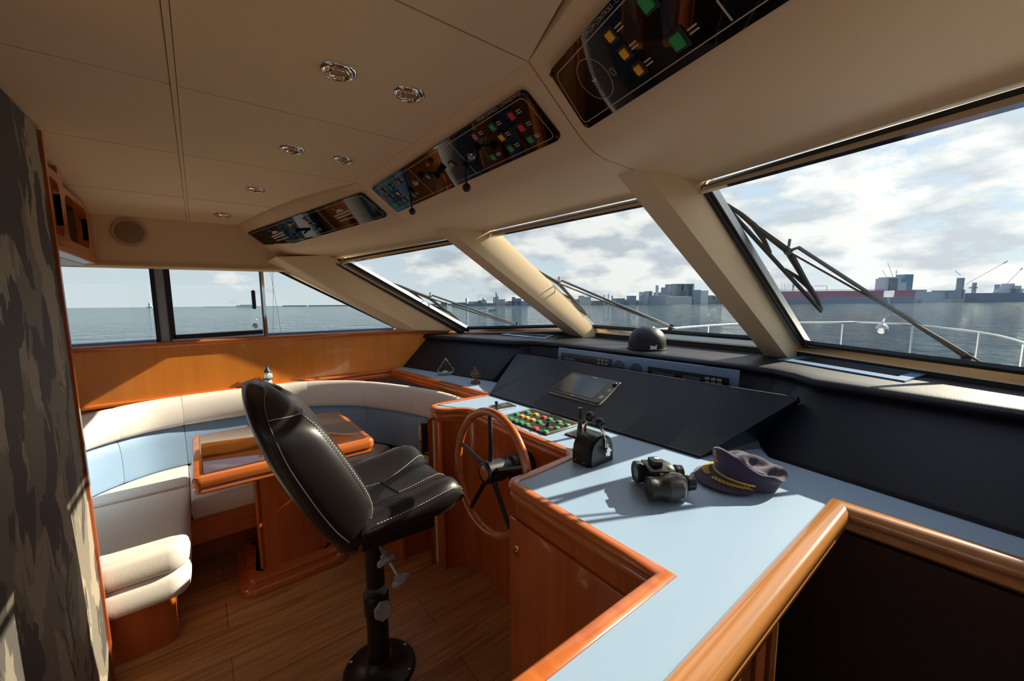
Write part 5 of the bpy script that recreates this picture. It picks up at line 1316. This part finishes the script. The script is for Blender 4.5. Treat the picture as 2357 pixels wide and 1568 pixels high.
# coast to port
D = 2400
cs_ = MB()
for x0, x1, y in ((328, 352, 709.2), (345, 420, 708), (418, 500, 707.2), (470, 580, 706), (575, 665, 705.5), (650, 900, 702.5), (880, 1060, 699.5)): bld(cs_, x0, x1, y, D, None, 30)
struct(build(cs_, 'far_coast', G4, smooth=0), 'thin dark coastline to port')
single('lighthouse', 'tiny white lighthouse on the end of the coastline', 'lighthouse', G2, [(341.6, 344.6, 697), (340.8, 345.4, 700.5, 702), (337, 349, 706)], D-20, (), None, 8)
single('coast_building', 'long white coastal building seen through the sliding pane', 'building', G5, [(543, 560, 703), (553, 580, 701.5)], D-20, (), None, 10)
single('sailing_yacht', 'tiny white sail far out on the water to port', 'boat', G5, [(705, 707.5, 703, 709)], D-300, (), None, 4)

# ================================================================== SKY AND SUN
SUN = V((4.2, -.74, 2.42)).normalized()
w = bpy.data.worlds.new('sky'); scn.world = w; w.use_nodes = True; n = w.node_tree; n.nodes.clear(); lk_ = n.links
def nd(t, **k):
    x = n.nodes.new(t)
    for a, b in k.items(): setattr(x, a, b)
    return x
out = nd('ShaderNodeOutputWorld'); bg = nd('ShaderNodeBackground'); tc_ = nd('ShaderNodeTexCoord')
sp_ = nd('ShaderNodeSeparateXYZ'); lk_.new(tc_.outputs['Generated'], sp_.inputs[0])
ramp = nd('ShaderNodeValToRGB'); e = ramp.color_ramp.elements
e[0].position = 0; e[0].color = (.66, .72, .76, 1); e[1].position = .75; e[1].color = (.22, .36, .62, 1)
x = e.new(.12); x.color = (.56, .67, .78, 1); x = e.new(.35); x.color = (.40, .55, .76, 1)
lk_.new(sp_.outputs['Z'], ramp.inputs['Fac'])
mp = nd('ShaderNodeMapping'); mp.inputs['Scale'].default_value = (1, 1, 2.3); mp.inputs['Location'].default_value = (.35, .1, .2); lk_.new(tc_.outputs['Generated'], mp.inputs['Vector'])
n1_ = nd('ShaderNodeTexNoise'); n1_.inputs['Scale'].default_value = 5.5; n1_.inputs['Detail'].default_value = 9; n1_.inputs['Roughness'].default_value = .60; lk_.new(mp.outputs['Vector'], n1_.inputs['Vector'])
n2_ = nd('ShaderNodeTexNoise'); n2_.inputs['Scale'].default_value = 8.5; n2_.inputs['Detail'].default_value = 6; n2_.inputs['Roughness'].default_value = .5
mp2 = nd('ShaderNodeMapping'); mp2.inputs['Scale'].default_value = (1, 1, 2.6); mp2.inputs['Location'].default_value = (2.3, 4.1, .7); lk_.new(tc_.outputs['Generated'], mp2.inputs['Vector']); lk_.new(mp2.outputs['Vector'], n2_.inputs['Vector'])
dot = nd('ShaderNodeVectorMath', operation='DOT_PRODUCT'); dot.inputs[1].default_value = SUN; lk_.new(tc_.outputs['Generated'], dot.inputs[0])
fwd = nd('ShaderNodeMapRange'); fwd.inputs['From Min'].default_value = .05; fwd.inputs['From Max'].default_value = .60; fwd.inputs['To Min'].default_value = -.14; fwd.inputs['To Max'].default_value = .055; lk_.new(dot.outputs['Value'], fwd.inputs['Value'])
ad = nd('ShaderNodeMath', operation='ADD'); lk_.new(n1_.outputs['Fac'], ad.inputs[0]); lk_.new(fwd.outputs['Result'], ad.inputs[1])
cm = nd('ShaderNodeValToRGB'); cm.color_ramp.elements[0].position = .45; cm.color_ramp.elements[1].position = .53; lk_.new(ad.outputs[0], cm.inputs['Fac'])
cc = nd('ShaderNodeValToRGB'); e = cc.color_ramp.elements; e[0].position = .40; e[0].color = (.50, .54, .61, 1); e[1].position = .56; e[1].color = (.90, .88, .86, 1); lk_.new(n2_.outputs['Fac'], cc.inputs['Fac'])
mx = nd('ShaderNodeMixRGB'); lk_.new(cm.outputs['Color'], mx.inputs['Fac']); lk_.new(ramp.outputs['Color'], mx.inputs['Color1']); lk_.new(cc.outputs['Color'], mx.inputs['Color2'])
gl_ = nd('ShaderNodeMapRange'); gl_.inputs['From Min'].default_value = .4; gl_.inputs['From Max'].default_value = 1.0; gl_.inputs['To Min'].default_value = 0; gl_.inputs['To Max'].default_value = .45; lk_.new(dot.outputs['Value'], gl_.inputs['Value'])
pw_ = nd('ShaderNodeMath', operation='POWER'); pw_.inputs[1].default_value = 1.6; lk_.new(gl_.outputs['Result'], pw_.inputs[0])
ga_ = nd('ShaderNodeMixRGB', blend_type='ADD'); ga_.inputs['Fac'].default_value = 1; lk_.new(mx.outputs['Color'], ga_.inputs['Color1'])
gc_ = nd('ShaderNodeMixRGB'); gc_.inputs['Color1'].default_value = (0, 0, 0, 1); gc_.inputs['Color2'].default_value = (1, .97, .92, 1); lk_.new(pw_.outputs[0], gc_.inputs['Fac']); lk_.new(gc_.outputs['Color'], ga_.inputs['Color2'])
bk_ = nd('ShaderNodeMapRange'); bk_.inputs['From Min'].default_value = -.42; bk_.inputs['From Max'].default_value = -.85; bk_.inputs['To Min'].default_value = 1.0; bk_.inputs['To Max'].default_value = 1.9; lk_.new(dot.outputs['Value'], bk_.inputs['Value'])
bm2 = nd('ShaderNodeVectorMath', operation='SCALE'); lk_.new(ga_.outputs['Color'], bm2.inputs[0]); lk_.new(bk_.outputs['Result'], bm2.inputs['Scale'])
lk_.new(bm2.outputs[0], bg.inputs['Color']); bg.inputs['Strength'].default_value = .50; lk_.new(bg.outputs[0], out.inputs['Surface'])
sl = bpy.data.lights.new('sun', 'SUN'); sl.energy = 5.1; sl.angle = rad(.55); sl.color = (1, .87, .68)
so = bpy.data.objects.new('sun', sl); COL.objects.link(so); so.rotation_euler = SUN.to_track_quat('Z', 'Y').to_euler(); so.location = SUN*50

scn.view_settings.view_transform = 'Standard'; scn.view_settings.look = 'None'; scn.view_settings.gamma = 1; scn.view_settings.exposure = 1.12
scn.view_settings.use_curve_mapping = False
scn.cycles.use_denoising = True
scn.cycles.max_bounces = 10; scn.cycles.diffuse_bounces = 6; scn.cycles.transparent_max_bounces = 16
scn.cycles.sample_clamp_indirect = 6; scn.cycles.caustics_reflective = True; scn.cycles.blur_glossy = 1.0; scn.cycles.caustics_refractive = False
